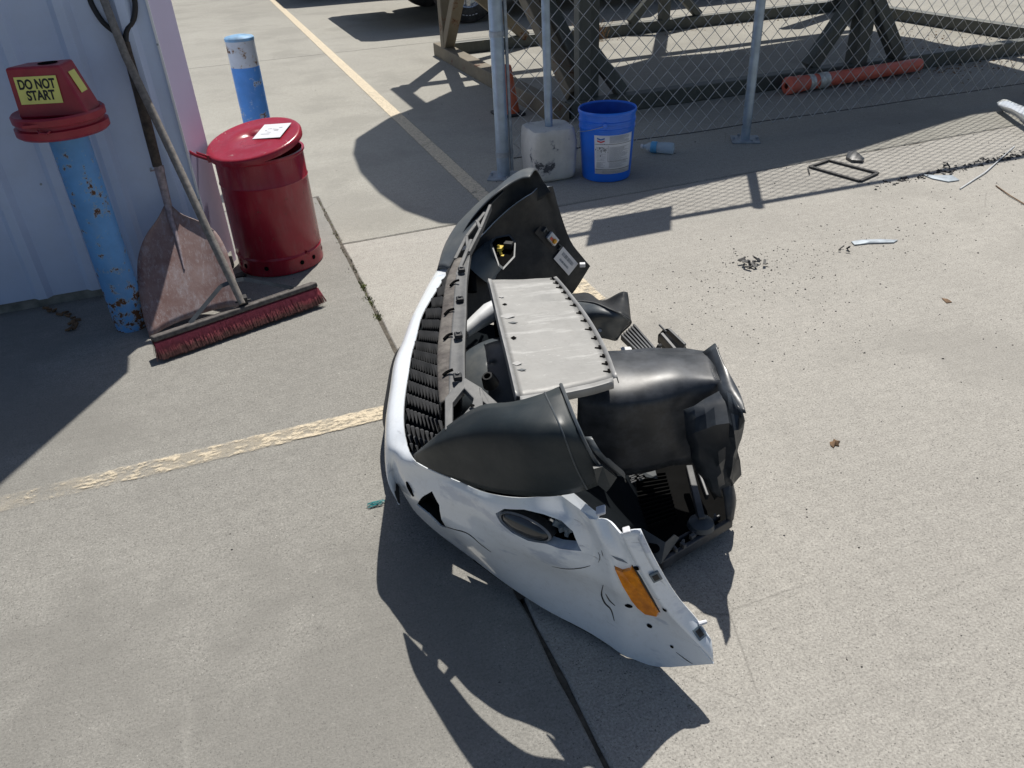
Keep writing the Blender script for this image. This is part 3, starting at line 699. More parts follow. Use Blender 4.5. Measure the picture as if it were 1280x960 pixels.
# ================================================================ FRAME BEHIND THE FENCE
fr = thing('steel_frame', 'large open frame of olive steel tubes with diagonal braces behind the fence', 'steel frame', (2.2, 5.1, 0))
def tub(name, a, b_, w_=.11, mat='frame_steel', up=(0, 0, 1)):
    if abs(a[0]-b_[0])+abs(a[1]-b_[1]) < .01: up = (0, 1, 0)
    return MB().bar(a, b_, w_, w_, up).build(name, mat, fr, smooth=0, bevel=.008)
XL, XR, YN, YF = 2.22, 6.95, 5.14, 7.98; H2 = 2.25; hz = .055
tub('bottom_beam', (XL+.06, YN, hz), (XR, YN, hz)); tub('bottom_beam', (XL, YF, hz), (XR, YF, hz))
tub('bottom_beam', (XL-.03, YN-.1, hz+.001), (XL-.03, YF+.06, hz+.001), .12, 'frame_rusty'); tub('bottom_beam', (XR, YN-.05, hz+.001), (XR, YF+.05, hz+.001))
tub('post', (XL-.03, YF-.25, .1), (XL-.03, YF-.25, H2), .11, 'frame_rusty'); tub('post', (2.40, YN+.02, .1), (2.40, YN+.02, H2), .09); tub('post', (2.50, YN+.10, .1), (2.50, YN+.10, H2), .09)
tub('post', (4.66, YF, .1), (4.66, YF, H2), .1); tub('post', (4.72, YN, .1), (4.72, YN, H2), .12); tub('post', (XR, YF, .1), (XR, YF, H2)); tub('post', (XR, YN, .1), (XR, YN, H2))
tub('brace', (XL-.03, YF-.25, .12), (XL-.03+.02, YF-1.9, 1.9), .1, 'frame_rusty', (1, 0, 0)); tub('brace', (XL+.02, YF-.3, .75), (XL+.85, YF-.02, .1), .09, 'frame_rusty', (0, 1, 0))
tub('brace', (XL, YF-.9, 1.6), (2.38, YN+.1, .12), .1, 'frame_rusty', (1, 0, 0)); tub('brace', (XL+.08, YF-1.0, 1.6), (2.52, YN+.1, .12), .09, 'frame_steel', (1, 0, 0))
tub('brace', (2.5, YN+.12, .42), (2.72, YN+.03, .11), .09, up=(0, 1, 0))
tub('brace', (4.66, YF-.02, .5), (4.25, YF-.02, .11), .08, up=(0, 1, 0)); tub('brace', (4.66, YF+.02, .5), (5.10, YF+.02, .11), .08, up=(0, 1, 0))
tub('brace', (4.95, YN+.05, .95), (4.32, YN+.05, .11), .1, up=(0, 1, 0)); tub('brace', (4.72, YN-.03, .62), (5.1, YN-.03, .11), .1, up=(0, 1, 0))
tub('brace', (6.1, YF, 1.3), (6.92, YF-.02, .11), .09, up=(0, 1, 0)); tub('brace', (XR-.02, YF-.1, .11), (6.2, YF-.05, 1.3), .09, up=(0, 1, 0)); tub('brace', (XR, 5.2, .12), (XR+.02, 6.3, 1.4), .09, up=(1, 0, 0))
for a_, b_ in (((XL, YN, H2), (XR, YN, H2)), ((XL, YF, H2), (XR, YF, H2)), ((XL-.03, YN, H2-.002), (XL-.03, YF, H2-.002)), ((XR, YN, H2-.002), (XR, YF, H2-.002))): tub('top_beam', a_, b_)
HD = 2.36; ox, oy = HD/math.tan(EL)*math.sin(AZ), HD/math.tan(EL)*math.cos(AZ)
sh_poly = [(.87, 5.43), (.79, 5.1), (.755, 4.7), (.775, 4.27), (.83, 3.95), (.95, 3.68), (1.12, 3.56), (1.47, 3.53), (1.9, 3.5), (2.1, 3.55), (2.5, 3.58), (3.07, 3.64), (3.4, 3.66), (4.3, 3.87), (4.63, 3.94), (5.1, 3.90), (5.6, 4.0), (5.9, 4.55), (6.0, 5.2), (6.34, 6.1), (6.2, 6.62), (5.6, 6.72), (4.47, 6.6), (3.82, 6.72), (3.44, 6.55), (2.9, 6.46), (2.47, 6.58), (1.9, 6.5), (1.5, 6.1), (1.16, 5.82)]
b = MB(); b.prism([(x+ox, y+oy, HD) for x, y in sh_poly], (0, 0, .16)); dk = b.build('shade_deck', 'shade_deck', smooth=0, bevel=.02)  # unseen slab added, its outline shaped to cast the wide shade below
tag(pivot(dk, (2.2+ox, 5+oy, HD)), 'dark deck added out of view above the steel frame to cast the wide shade', 'shade_deck')

# ---- orange cone and delineator
cn = thing('traffic_cone', 'orange traffic cone standing behind the fence post', 'traffic cone', (1.95, 5.45, 0))
MB().lathe([(.085, .02), (.078, .06), (.04, .32), (.034, .335), (.028, .32)], (1.95, 5.45, 0), n=32).build('cone_body', 'orange_cone', cn)
MB().box((1.95, 5.45, .012), (.2, .2, .02)).build('cone_base', 'black_rubber', cn, bevel=.006)
d0 = Vector((3.93, 4.93, .062)); d1 = Vector((5.22, 5.0, .062)); dx = (d1-d0).normalized(); dn = dx.cross(Vector((0, 0, 1)))
dl = thing('delineator_post', 'orange plastic delineator post with silver bands lying against the steel frame', 'delineator', d0)
Ld = (d1-d0).length
MB().lathe([(.02, 0), (.05, .0), (.062, .01), (.063, .04), (.056, .07), (.061, .12), (.055, .15)], d0, dx, n=28).build('crushed_end', 'orange_post', dl)
MB().lathe([(.055, .15), (.050, .4), (.048, Ld-.02), (.045, Ld), (.03, Ld), (.03, Ld-.03)], d0, dx, n=28).build('tube', 'orange_post', dl)
MB().lathe([(.0565, .185), (.0565, .235)], d0, dx, n=28).build('reflective_band', 'silver_band', dl); MB().lathe([(.056, .275), (.0555, .37)], d0, dx, n=28).build('reflective_band', 'silver_band', dl)

# ---- parked pickup behind
tk = thing('pickup_truck', 'dark parked pickup truck whose front wheel shows behind the steel frame', 'truck', (4.2, 10.6, 0))
def wheel(x, y, sgn):
    w_ = MB(); w_.lathe([(.21, -.12), (.36, -.125), (.395, -.10), (.402, -.03), (.402, .03), (.395, .10), (.36, .125), (.235, .12), (.21, .1)], (x, y, .402), (0, sgn, 0), n=56); t_ = w_.build('wheel', 'tyre', tk)
    r__ = MB(); r__.lathe([(.235, .118), (.228, .128), (.215, .12), (.2, .06), (.06, .05), (.05, .085), (.001, .09)], (x, y, .402), (0, sgn, 0), n=48)
    for k in range(8):
        a = 2*math.pi*k/8; d = Vector((math.cos(a), 0, math.sin(a))); c = Vector((x, y+sgn*.085, .402)); r__.bar(c+d*.05, c+d*.215, .045, .03, (0, 1, 0))
    r__.build('rim', 'chrome', t_)
    l_ = MB()
    for k in range(48):
        if k % 12 in (3, 4, 5, 9): continue
        a = 2*math.pi*k/48; d = Vector((math.cos(a), 0, math.sin(a))); l_.box(Vector((x, y+sgn*.1235, .402))+d*.31, (.022, .005, .026), (-d.z, 0, d.x), (0, 1, 0))
    l_.build('raised_tyre_lettering', 'white_label', t_, smooth=0)
    for k in range(40):
        pass
for x, y, s_ in ((3.08, 9.92, -1), (6.5, 9.92, -1), (3.08, 11.75, 1), (6.5, 11.75, 1)): wheel(x, y, s_)
side = [(1.98, .42), (2.58, .40), (2.6, .55), (2.75, .82), (3.08, .92), (3.41, .82), (3.56, .55), (3.58, .38), (6.0, .38), (6.02, .55), (6.17, .82), (6.5, .92), (6.83, .82), (6.98, .55), (7.0, .45), (7.7, .5), (7.72, 1.15), (5.7, 1.18), (5.6, 1.8), (4.2, 1.82), (3.5, 1.25), (2.15, 1.12), (1.96, .95)]
MB().prism([(x, 9.82, z) for x, z in side], (0, 2.05, 0)).build('body', 'truck', tk, smooth=0, bevel=.03)
MB().box((1.93, 10.85, .55), (.16, 2.0, .26)).build('front_bumper', 'chrome', tk, bevel=.04)
MB().prism([(4.0, 9.815, 1.2), (5.5, 9.815, 1.2), (5.45, 9.815, 1.68), (4.3, 9.815, 1.7)], (0, .004, 0)).build('side_window', 'lamp_glass', tk, smooth=0)
tk2 = thing('parked_car', 'dark car parked beyond the pickup with only its shadow in view', 'car', (3.3, 14.6, 0))
MB().prism([(x*1.0-.45, 13.4, z*.85) for x, z in side], (0, 1.9, 0)).build('body', 'truck', tk2, smooth=0, bevel=.03)
for x in (2.63, 6.05):
    for y in (13.5, 15.2): MB().lathe([(.2, -.1), (.3, -.11), (.34, -.08), (.34, .08), (.3, .11), (.2, .1), (.001, .05)], (x, y, .34), (0, -1, 0), n=32).build('wheel', 'tyre', tk2)

# ================================================================ LITTER ON THE GROUND
def rot(p, c, a):
    d = Vector(p)-Vector(c); return Vector(c)+Matrix.Rotation(a, 3, 'Z') @ d
b = MB(); fp = [Vector((2.9943, 3.4654, 0.0040)), Vector((3.1582, 3.5085, 0.0040)), Vector((3.2304, 3.2092, 0.0040)), Vector((3.0628, 3.1494, 0.0040))]
for i in range(4): b.bar(fp[i]+Vector((0, 0, .004)), fp[(i+1) % 4]+Vector((0, 0, .004)), .018, .008)
b.bar(fp[0]+Vector((-.02, -.01, .004)), fp[0]+Vector((-.08, -.10, .004)), .006, .006)
o_ = b.build('plate_frame', 'black_bits', smooth=0, bevel=.001); tag(pivot(o_, sum(fp, Vector())/4), 'thin black rectangular licence plate frame lying flat near the fence shadow', 'plate frame')
def shard(name, pts, h, mat, label, cat, curve=.0):
    b = MB(); P = [Vector(p) for p in pts]; c = sum(P, Vector())/len(P)
    n = len(P); top = [p+Vector((0, 0, h)) for p in P]; b.add(P+top+[c+Vector((0, 0, h+curve))], [tuple(range(n))[::-1]]+[(i, (i+1) % n, (i+1) % n+n, i+n) for i in range(n)]+[(i+n, (i+1) % n+n, 2*n) for i in range(n)])
    o = b.build(name, mat, smooth=50); tag(pivot(o, c), label, cat); return o
shard('plastic_shard', [(2.4824, 2.5338, 0.0010), (2.5278, 2.5312, 0.0010), (2.6095, 2.5002, 0.0010), (2.6691, 2.4599, 0.0010), (2.6350, 2.4468, 0.0010), (2.5333, 2.4879, 0.0010), (2.4704, 2.4996, 0.0010)], .005, 'galv_dull', 'long pointed silver plastic shard on the sunlit concrete', 'plastic shard', .008)
shard('plastic_shard', [(3.4163, 3.0880, 0.0010), (3.4729, 3.0422, 0.0010), (3.5353, 3.0083, 0.0010), (3.5076, 2.9346, 0.0010), (3.4408, 2.9416, 0.0010), (3.4102, 3.0165, 0.0010)], .005, 'galv_dull', 'pale leaf shaped plastic shard beside the dark debris line', 'plastic shard', .006)
shard('tail_lamp_fragment', [(3.2636, 3.4957, 0.0010), (3.3457, 3.5730, 0.0010), (3.3734, 3.5395, 0.0010), (3.3297, 3.4247, 0.0010), (3.2926, 3.3947, 0.0010), (3.2505, 3.4348, 0.0010)], .015, 'gloss_black', 'black and red broken lamp fragment just past the shade edge', 'broken lamp', .03)
def fragment(c, w_, n_, label, seed, mat='black_bits'):
    random.seed(seed); b = MB(); c = Vector(c)
    for k in range(n_):
        p = c+Vector((random.uniform(-1, 1)*w_*.5, random.uniform(-1, 1)*w_*.42, random.uniform(.002, .012)))
        X = Vector((random.uniform(-1, 1), random.uniform(-1, 1), random.uniform(-.5, .5))).normalized()
        b.box(p, (random.uniform(.15, .45)*w_, random.uniform(.06, .2)*w_, .003), X, (random.uniform(-.6, .6), random.uniform(-.6, .6), 1))
    lo_ = min(v.z for v in b.v)
    b.v = [v-Vector((0, 0, lo_)) for v in b.v]
    o = b.build('black_fragment', mat, smooth=0); return tag(pivot(o, c), label, 'plastic fragment', kind='stuff' if False else None)
fragment((1.9609, 2.5272, 0.0000), .085, 16, 'crumpled black plastic fragment alone on the sunlit concrete', 1)
fragment((3.6247, 3.1498, 0.0000), .07, 5, 'small black plastic fragment above the pale leaf shaped shard', 2)
fragment((2.3865, 2.4755, 0.0000), .055, 5, 'thin black plastic fragment left of the long silver shard', 3)
shard('leaf', [(1.4301, 1.3849, 0.0010), (1.4381, 1.3981, 0.0010), (1.4488, 1.3975, 0.0010), (1.4585, 1.4058, 0.0010), (1.4616, 1.3960, 0.0010), (1.4673, 1.3893, 0.0010), (1.4556, 1.3819, 0.0010), (1.4501, 1.3720, 0.0010), (1.4424, 1.3795, 0.0010), (1.4308, 1.3722, 0.0010)], .002, 'brown_bits', 'small curled brown leaf right of the wrecked bumper', 'leaf', .008)
shard('leaf', [(2.4112, 1.9576, 0.0010), (2.4243, 1.9438, 0.0010), (2.4195, 1.9164, 0.0010), (2.3965, 1.9201, 0.0010)], .002, 'brown_bits', 'narrow dry leaf at the right on the open concrete', 'leaf', .004)
b = MB(); b.tube([(3.4094, 2.8356, 0.0040), (3.7127, 2.9626, 0.0080), (4.2194, 3.2319, 0.0040)], .0035, 6); o_ = b.build('stick', 'white_tube'); tag(pivot(o_, (3.4192, 2.8437, 0.0000)), 'straight pale stick crossing the dark debris line', 'stick')
b = MB(); b.tube([(3.5966, 2.7909, 0.0040), (3.5337, 2.6556, 0.0060), (3.4722, 2.4692, 0.0040)], .003, 6); o_ = b.build('stick', 'brown_bits'); tag(pivot(o_, (3.6069, 2.7989, 0.0000)), 'thin tan stick at the right edge of the concrete', 'stick')
b = MB(); random.seed(5)
for k in range(7):
    p = Vector((0.1637, 1.6582, 0.0040)); pts = [p+Vector((random.uniform(-.024, .024), random.uniform(-.008, .008), random.uniform(0, .006))) for _ in range(5)]; b.tube(spline(pts, 4), .0007, 4)
o_ = b.build('twine', 'teal'); tag(pivot(o_, (0.1642, 1.6629, 0.0000)), 'tiny tangle of teal twine on the concrete left of the bumper', 'twine')
# loose crumbs of plastic: nobody could count them
def crumbs(name, spots, mat, label, cat, seed, kind='stuff'):
    random.seed(seed); b = MB()
    for (cx, cy, sx_, sy_, n_, s0, s1) in spots:
        for k in range(n_):
            p = Vector((random.gauss(cx, sx_), random.gauss(cy, sy_), 0)); s_ = random.uniform(s0, s1)*random.random()**.7+.001; a = random.random()*6.28
            X = Vector((math.cos(a), math.sin(a), random.uniform(-.2, .2))); e = random.uniform(.3, 1)
            Y = Vector((-X.y, X.x, 0)); h = s_*random.uniform(.2, .7)
            b.add([p+X*s_, p+Y*s_*e, p-X*s_*random.uniform(.5, 1), p-Y*s_*e*.7, p+Vector((0, 0, h+.001))], [(0, 1, 4), (1, 2, 4), (2, 3, 4), (3, 0, 4)])
    o = b.build(name, mat, smooth=0); return tag(o, label, cat, kind=kind)
crumbs('debris_crumbs', [(1.75, 2.15, .25, .2, 120, .002, .006), (1.9, 2.45, .22, .13, 170, .002, .007), (2.35, 2.5, .35, .12, 150, .002, .007), (2.45, 2.35, .6, .35, 160, .0015, .006), (2.2, 1.7, .8, .7, 150, .001, .0045), (1.75, 1.5, .4, .4, 60, .001, .004), (3.4, 2.6, .6, .5, 140, .002, .007), (4.3, 2.9, .6, .3, 260, .003, .010), (.0, 1.5, .5, .6, 45, .001, .0035), (.2, 3.2, .4, .3, 40, .001, .004), (1.4, 1.0, .5, .3, 60, .001, .004), (2.3, 6, .9, 1.2, 60, .002, .009)], 'black_bits', 'scattered crumbs of broken black plastic over the sunlit concrete', 'debris', 21)
b = MB(); spots = [(3.12+.10*k+.03*math.sin(k), 3.055+.006*k+.015*math.sin(k*2.1), .06, .022, int(18+k*2.2), .004, .022) for k in range(22)]
crumbs('debris_line', spots, 'black_bits', 'line of black plastic debris swept along the fence rail shadow', 'debris', 4)
crumbs('leaf_litter', [(5.6, 4.95, .45, .12, 300, .006, .02), (6.1, 5.5, .5, .5, 260, .006, .018), (6.4, 6.6, .25, .6, 260, .006, .02), (3.75, 7.8, .12, .05, 90, .006, .02), (5.7, 7.8, .8, .06, 160, .006, .018)], 'brown_bits', 'dry brown leaf litter along the beams of the steel frame', 'leaf litter', 8)
b = MB(); random.seed(9)
for k in range(90):
    p = Vector((3.75+random.gauss(0, .07), 7.86+random.gauss(0, .03), 0)); q = p+Vector((random.gauss(0, .06), random.gauss(0, .03), random.uniform(.05, .2))); b.tube([p, (p+q)/2+Vector((0, 0, .02)), q], .0025, 3)
o_ = b.build('dry_weed', 'weed_dry', smooth=0); tag(pivot(o_, (3.75, 7.86, 0)), 'dry brown weed growing at the far beam of the steel frame', 'weed')
b = MB(); random.seed(10)
for k in range(230):
    y = random.choice([random.uniform(3.2, 4.25), random.gauss(3.05, .03), random.gauss(2.75, .02), random.gauss(2.9, .03)]); p = Vector((.408+random.gauss(0, .008), y, -.004)); q = p+Vector((random.gauss(0, .008), random.gauss(0, .008), random.uniform(.004, .014)))
    b.add([p+Vector((.003, 0, 0)), p-Vector((.003, 0, 0)), q], [(0, 1, 2)]); b.add([p+Vector((0, .003, 0)), p-Vector((0, .003, 0)), q], [(0, 1, 2)])
tag(b.build('joint_weeds', 'weed', smooth=0), 'low green weeds and crumbs in the joint beside the red can', 'weeds', kind='stuff')
# white bumper corner at the right edge
wb = thing('bumper_fragment', 'white painted bumper fragment lying at the right edge below the fence', 'bumper piece', (4.7988, 3.6995, 0.0000))
c0 = [(4.8014, 3.8942, 0.0300), (4.8354, 3.9007, 0.0500), (4.8663, 3.8824, 0.0600)]; 
cols = [c_[::-1] for c_ in [[(4.7853, 3.8801, 0.0500), (4.7456, 3.8284, 0.0400), (4.8185, 3.8559, 0.0000)], [(4.8219, 3.8584, 0.0700), (4.6640, 3.6817, 0.0700), (4.6870, 3.6495, 0.0200)], [(4.7128, 3.6734, 0.0900), (4.5662, 3.5076, 0.0800), (4.5685, 3.4552, 0.0200)], [(4.5893, 3.4177, 0.1100), (4.4445, 3.2570, 0.0900), (4.4213, 3.1816, 0.0200)], [(4.5195, 3.1581, 0.1200), (4.3465, 2.9645, 0.1000), (4.3198, 2.8858, 0.0200)]]]
MB().grid(sheet(cols, 4, 4)).build('panel', 'white_paint', wb, smooth=50, solid=.004, inner='black_inner')

# ================================================================ THE WRECKED BUMPER
from mathutils.bvhtree import BVHTree
UA = Vector((.38, .92, 0)).normalized(); VA = Vector((UA.y, -UA.x, 0)); O3 = Vector((.39, 1.954, 0)); ZZ = Vector((0, 0, 1)); CAMP = Vector((0, 0, 1.4))
def LB(u, v, z): return O3+UA*u+VA*v+ZZ*z
def mir(p, k=.79):
    d = Vector(p)-O3; return LB(-d.dot(UA), d.dot(VA)*k, p[2])
def V3(l): return [Vector(p) for p in l]
bp = thing('bumper_cover', 'wrecked white car front bumper with black grille and orange side marker on the concrete', 'car bumper', O3)

s_in = V3([(0.6123, 2.3757, 0.3100), (0.5265, 2.2068, 0.3300), (0.4359, 2.0417, 0.3400), (0.3729, 1.8916, 0.3450), (0.3334, 1.7906, 0.3450), (0.2868, 1.6571, 0.3450), (0.2467, 1.5169, 0.3350), (0.2377, 1.4573, 0.3200)])
s_out = V3([(0.5833, 2.4268, 0.2950), (0.4939, 2.2491, 0.3100), (0.4176, 2.0929, 0.3200), (0.3487, 1.9421, 0.3250), (0.3036, 1.8413, 0.3250), (0.2582, 1.7040, 0.3250), (0.2165, 1.5647, 0.3150), (0.2006, 1.4959, 0.3000)])
front = []
for p, q in zip(s_in[::-1], s_out[::-1]):
    front.append([p, q, q+VA*-.014+UA*.0-ZZ*.055, q+VA*-.016-ZZ*.115, q+VA*.002-ZZ*.18])
near = [V3(c) for c in [
 [(0.2366, 1.4088, 0.3200), (0.2084, 1.4605, 0.2920), (0.2022, 1.4920, 0.2450), (0.2028, 1.5194, 0.2000), (0.2090, 1.5359, 0.1550)],
 [(0.2437, 1.3704, 0.3250), (0.2186, 1.4105, 0.2900), (0.2117, 1.4458, 0.2400), (0.2155, 1.4808, 0.1850), (0.2232, 1.4958, 0.1350)],
 [(0.2689, 1.3228, 0.3250), (0.2471, 1.3542, 0.2950), (0.2332, 1.3766, 0.2500), (0.2310, 1.4202, 0.1800), (0.2403, 1.4673, 0.1000)],
 [(0.3039, 1.2565, 0.3370), (0.2792, 1.2708, 0.3100), (0.2628, 1.2923, 0.2600), (0.2662, 1.3478, 0.1700), (0.2792, 1.3992, 0.0700)],
 [(0.3427, 1.1842, 0.3540), (0.3239, 1.1856, 0.3250), (0.3096, 1.1968, 0.2700), (0.3126, 1.2513, 0.1700), (0.3310, 1.3115, 0.0500)],
 [(0.3905, 1.1245, 0.3720), (0.3772, 1.1163, 0.3350), (0.3663, 1.1169, 0.2800), (0.3748, 1.1744, 0.1600), (0.3857, 1.2212, 0.0300)],
 [(0.4445, 1.0886, 0.3860), (0.4372, 1.0534, 0.3450), (0.4323, 1.0444, 0.2800), (0.4452, 1.0918, 0.1500), (0.4503, 1.1183, 0.0180)],
 [(0.4679, 1.0568, 0.3950), (0.4749, 1.0129, 0.3450), (0.4880, 0.9961, 0.2700), (0.5052, 1.0212, 0.1400), (0.5084, 1.0326, 0.0140)],
 [(0.4772, 0.9902, 0.4000), (0.5007, 0.9620, 0.3450), (0.5194, 0.9543, 0.2600), (0.5464, 0.9647, 0.1400), (0.5567, 0.9642, 0.0040)],
 [(0.5080, 0.9757, 0.3950), (0.5263, 0.9390, 0.3250), (0.5587, 0.9224, 0.2400), (0.5837, 0.9250, 0.1300), (0.6040, 0.9083, 0.0080)],
 [(0.5187, 0.9410, 0.3850), (0.5422, 0.9206, 0.3150), (0.5897, 0.8844, 0.2100), (0.6347, 0.8475, 0.1450), (0.6661, 0.8156, 0.0980)]]]
def below(c): return c
far = []
for i, c in enumerate(near):       # the far wing stands a little higher and is squeezed in
    up = min(1, max(0, (i-2)/4)); c2 = [mir(p) for p in c]
    c2[0].z += .062*up; c2[1].z += .035*up; c2[2].z += .01*up; far.append(c2)
cols = near[::-1]+front+far
rows = sheet(cols, 4, 4)
nr, nc = len(rows), len(rows[0])
n_near = (len(near)-1)*4
for j in range(4, n_near-14):           # the body crease of the near wing, and the edge where its end turns
    f = min(1, j/4)*min(1, (n_near-14-j)/6); jj = j
    for i, a_ in ((8, .35), (9, 1), (10, .5)): rows[i][jj] = rows[i][jj]-(UA*.8+VA*.3)*.007*a_*f
for i in range(3, nr):
    for j, a_ in ((7, .3), (8, 1), (9, .5)): rows[i][j] = rows[i][j]-(UA*.9+VA*.1)*.005*a_
# the hollow round the fog lamp
for i in range(nr):
    for j in range(nc):
        p = rows[i][j]; d = p-O3; u, v = abs(d.dot(UA)), d.dot(VA)
        a = ((u-.68)/.15)**2+((d.z-.27)/.075)**2
        if v > .02 and a < 1: p += -(UA*math.copysign(1, d.dot(UA))*.62-VA*.5)*.022*(1-a)**1.2*1
        # shallow dents
        rows[i][j] = p+VA*.004*noise.noise(p*7)+UA*.004*noise.noise(p*6+Vector((5, 0, 0)))
b = MB().grid(rows)
f0_ = b.f[nc*2+8]; a_, b_, c_ = [b.v[i] for i in f0_[:3]]
if (b_-a_).cross(c_-a_).dot(CAMP-a_) < 0: b.f = [f[::-1] for f in b.f]
fascia = b.build('fascia', 'white_paint', bp, smooth=60, solid=.0035, inner='wing_inner')
FB = BVHTree.FromPolygons([v[:] for v in b.v], b.f)
def on(p, off=.002):
    p = Vector(p); d = (p-CAMP).normalized(); hit = FB.ray_cast(CAMP, d)
    if hit[0] is None: 
        hit = FB.find_nearest(p)
    n_ = hit[1]
    if n_.dot(CAMP-hit[0]) < 0: n_ = -n_
    return hit[0]+n_*off, n_
def cut(obj_, poly, depth=.06):
    ps = [on(p, 0) for p in poly]; nn = sum((q[1] for q in ps), Vector())/len(ps); nn.normalize()
    k = MB().prism([q[0]+nn*depth*.5 for q in ps], nn*-depth).build('cutter', 'ink', smooth=0)
    W = PM[bp.name].inverted(); k.data.transform(W); k.parent = bp
    md = obj_.modifiers.new('cut', 'BOOLEAN'); md.operation = 'DIFFERENCE'; md.object = k; md.solver = 'EXACT'
    return k
fog_poly = [(0.3526, 1.1770, 0.3000), (0.3744, 1.1836, 0.3000), (0.4119, 1.1646, 0.3000), (0.4445, 1.1345, 0.3000), (0.4701, 1.1025, 0.3000), (0.4785, 1.0658, 0.3000), (0.4712, 1.0082, 0.3000), (0.4352, 1.0307, 0.3000), (0.4159, 1.0533, 0.3000), (0.3858, 1.0759, 0.3000), (0.3646, 1.1098, 0.3000), (0.3534, 1.1451, 0.3000)]
slot_poly = [(0.2471, 1.4066, 0.2000), (0.2734, 1.4170, 0.2000), (0.2757, 1.3637, 0.2000), (0.2689, 1.2827, 0.2000), (0.2579, 1.2958, 0.2000), (0.2437, 1.3450, 0.2000), (0.2278, 1.3845, 0.2000)]
cutters = [cut(fascia, fog_poly, .09), cut(fascia, slot_poly, .06)]
# the same opening at the far end
bpy.context.view_layer.update()
dg = bpy.context.evaluated_depsgraph_get()
me2 = bpy.data.meshes.new_from_object(fascia.evaluated_get(dg)); old = fascia.data
fascia.modifiers.clear(); fascia.data = me2; me2.name = 'fascia'
me2.shade_smooth(); me2.set_sharp_from_angle(angle=R(50))
for k in cutters: bpy.data.objects.remove(k)

# dark pockets behind the two openings
def pocket(poly, name, depth, mat):
    ps = [on(p, -.004) for p in poly]; nn = sum((q[1] for q in ps), Vector())/len(ps); nn.normalize()
    c = sum((q[0] for q in ps), Vector())/len(ps)
    b = MB(); n = len(ps); top = [q[0]+(q[0]-c)*.03+nn*.002 for q in ps]; mid_ = [q[0]-nn*depth*.38+(c-q[0])*.10 for q in ps]; bot = [q[0]-nn*depth+(c-q[0])*.10 for q in ps]
    b.add(top+mid_, [(i, (i+1) % n, (i+1) % n+n, i+n) for i in range(n)], 1 if depth > .04 else 0)
    b.add(mid_+bot, [(i, (i+1) % n, (i+1) % n+n, i+n) for i in range(n)]+[tuple(range(n, 2*n))])
    return b.build(name, [mat, 'white_paint'], bp, smooth=0), c, nn
pk, pc_, pn = pocket(fog_poly, 'lamp_pocket', .06, 'black_inner'); pocket(slot_poly, 'tow_hook_pocket', .03, 'black_inner')
# fog lamp: oval dark lens in a rim with a bright strip
la, lan = on((0.3592, 1.1661, 0.3000), 0); lb_, lbn = on((0.4278, 1.0653, 0.3000), 0); lcn = (lan+lbn+pn).normalized(); ctr = (la+lb_)/2-lcn*.006
ex = (lb_-la).normalized(); ey = lcn.cross(ex).normalized(); rx = (lb_-la).length/2; ry = rx*.40
fl = None
def oval(rows_):
    return [[ctr+ex*rx*s*math.cos(2*math.pi*k/40)+ey*ry*s*math.sin(2*math.pi*k/40)+lcn*h for k in range(41)] for s, h in rows_]
fl = MB().grid(oval([(1.04, -.02), (1.05, .002), (1.0, .006), (.94, .004)])).build('fog_light', 'black_matte', bp)
MB().grid(oval([(1.045, .0025), (1.0, .0085), (.955, .0065)])).build('lens_rim', 'lens_rim', fl)
MB().grid(oval([(.94, .004), (.8, .010), (.5, .014), (.2, .016), (.001, .0165)])).build('lens', 'lamp_glass', fl)
b = MB(); random.seed(2)
for k in range(7):
    p, _ = on(Vector((0.4438, 1.0908, 0.3000)).lerp(Vector((0.4710, 1.0492, 0.3000)), k/6), -.03); b.box(p+Vector((random.uniform(-.01, .01), 0, random.uniform(-.01, .01))), (random.uniform(.012, .035), .008, random.uniform(.008, .02)), (random.random(), random.random()-.5, random.random()-.5))
build_each(b, 'lamp_bracket', 'blue_grey_plastic', bp, smooth=0, bevel=.001)
b = MB(); p, _ = on((0.4732, 1.0934, 0.3000), -.02); b.tube([p, p+Vector((.03, -.02, -.03))], .004, 8); p, _ = on((0.4392, 1.1132, 0.3000), -.02); b.tube([p, p+Vector((.02, -.01, -.02))], .005, 8); build_each(b, 'adjuster_screw', 'chrome', bp)

def crack(pts, r_, mat='ink', name='crack'):
    P = [on(p, .0004)[0] for p in spline(pts, 5)]; n = len(P)
    return MB().tube(P, [r_*(.25+.75*math.sin(math.pi*(i+.3)/(n+.2))) for i in range(n)], 4).build(name, mat, bp, smooth=0)
# side marker, let into the skin
def decal(name, poly, mat, parent=bp, h=.003, off=.0005):
    ps = [on(p, off) for p in poly]; n = len(ps)
    nn = sum((q[1] for q in ps), Vector()).normalized(); b = MB(); c = sum((q[0] for q in ps), Vector())/n
    top = [q[0]+nn*h+(c-q[0])*.06 for q in ps]; low = [q[0]-nn*.004 for q in ps]
    b.add(low+top+[c+nn*h], [(i, (i+1) % n, (i+1) % n+n, i+n) for i in range(n)]+[(i+n, (i+1) % n+n, 2*n) for i in range(n)])
    return b.build(name, mat, parent, smooth=0)
mk = [(0.5122, 0.9493, 0.3000), (0.5223, 0.9360, 0.3000), (0.5367, 0.9344, 0.3000), (0.5437, 0.9381, 0.3000), (0.5530, 0.9283, 0.2800), (0.5555, 0.9067, 0.2700), (0.5676, 0.8947, 0.2400), (0.5744, 0.8771, 0.2200), (0.5765, 0.8845, 0.2000), (0.5582, 0.8986, 0.2000), (0.5516, 0.9186, 0.2000), (0.5405, 0.9257, 0.2200), (0.5241, 0.9367, 0.2600)]
mko = decal('side_marker', mk, 'orange_lens', h=.005)
crack([mk[3], mk[4], mk[5], mk[6], mk[7]], .0035, 'ink', 'marker_gasket')
crack([mk[0], mk[12], mk[11], mk[10], mk[9]], .0018, 'ink', 'marker_gasket')
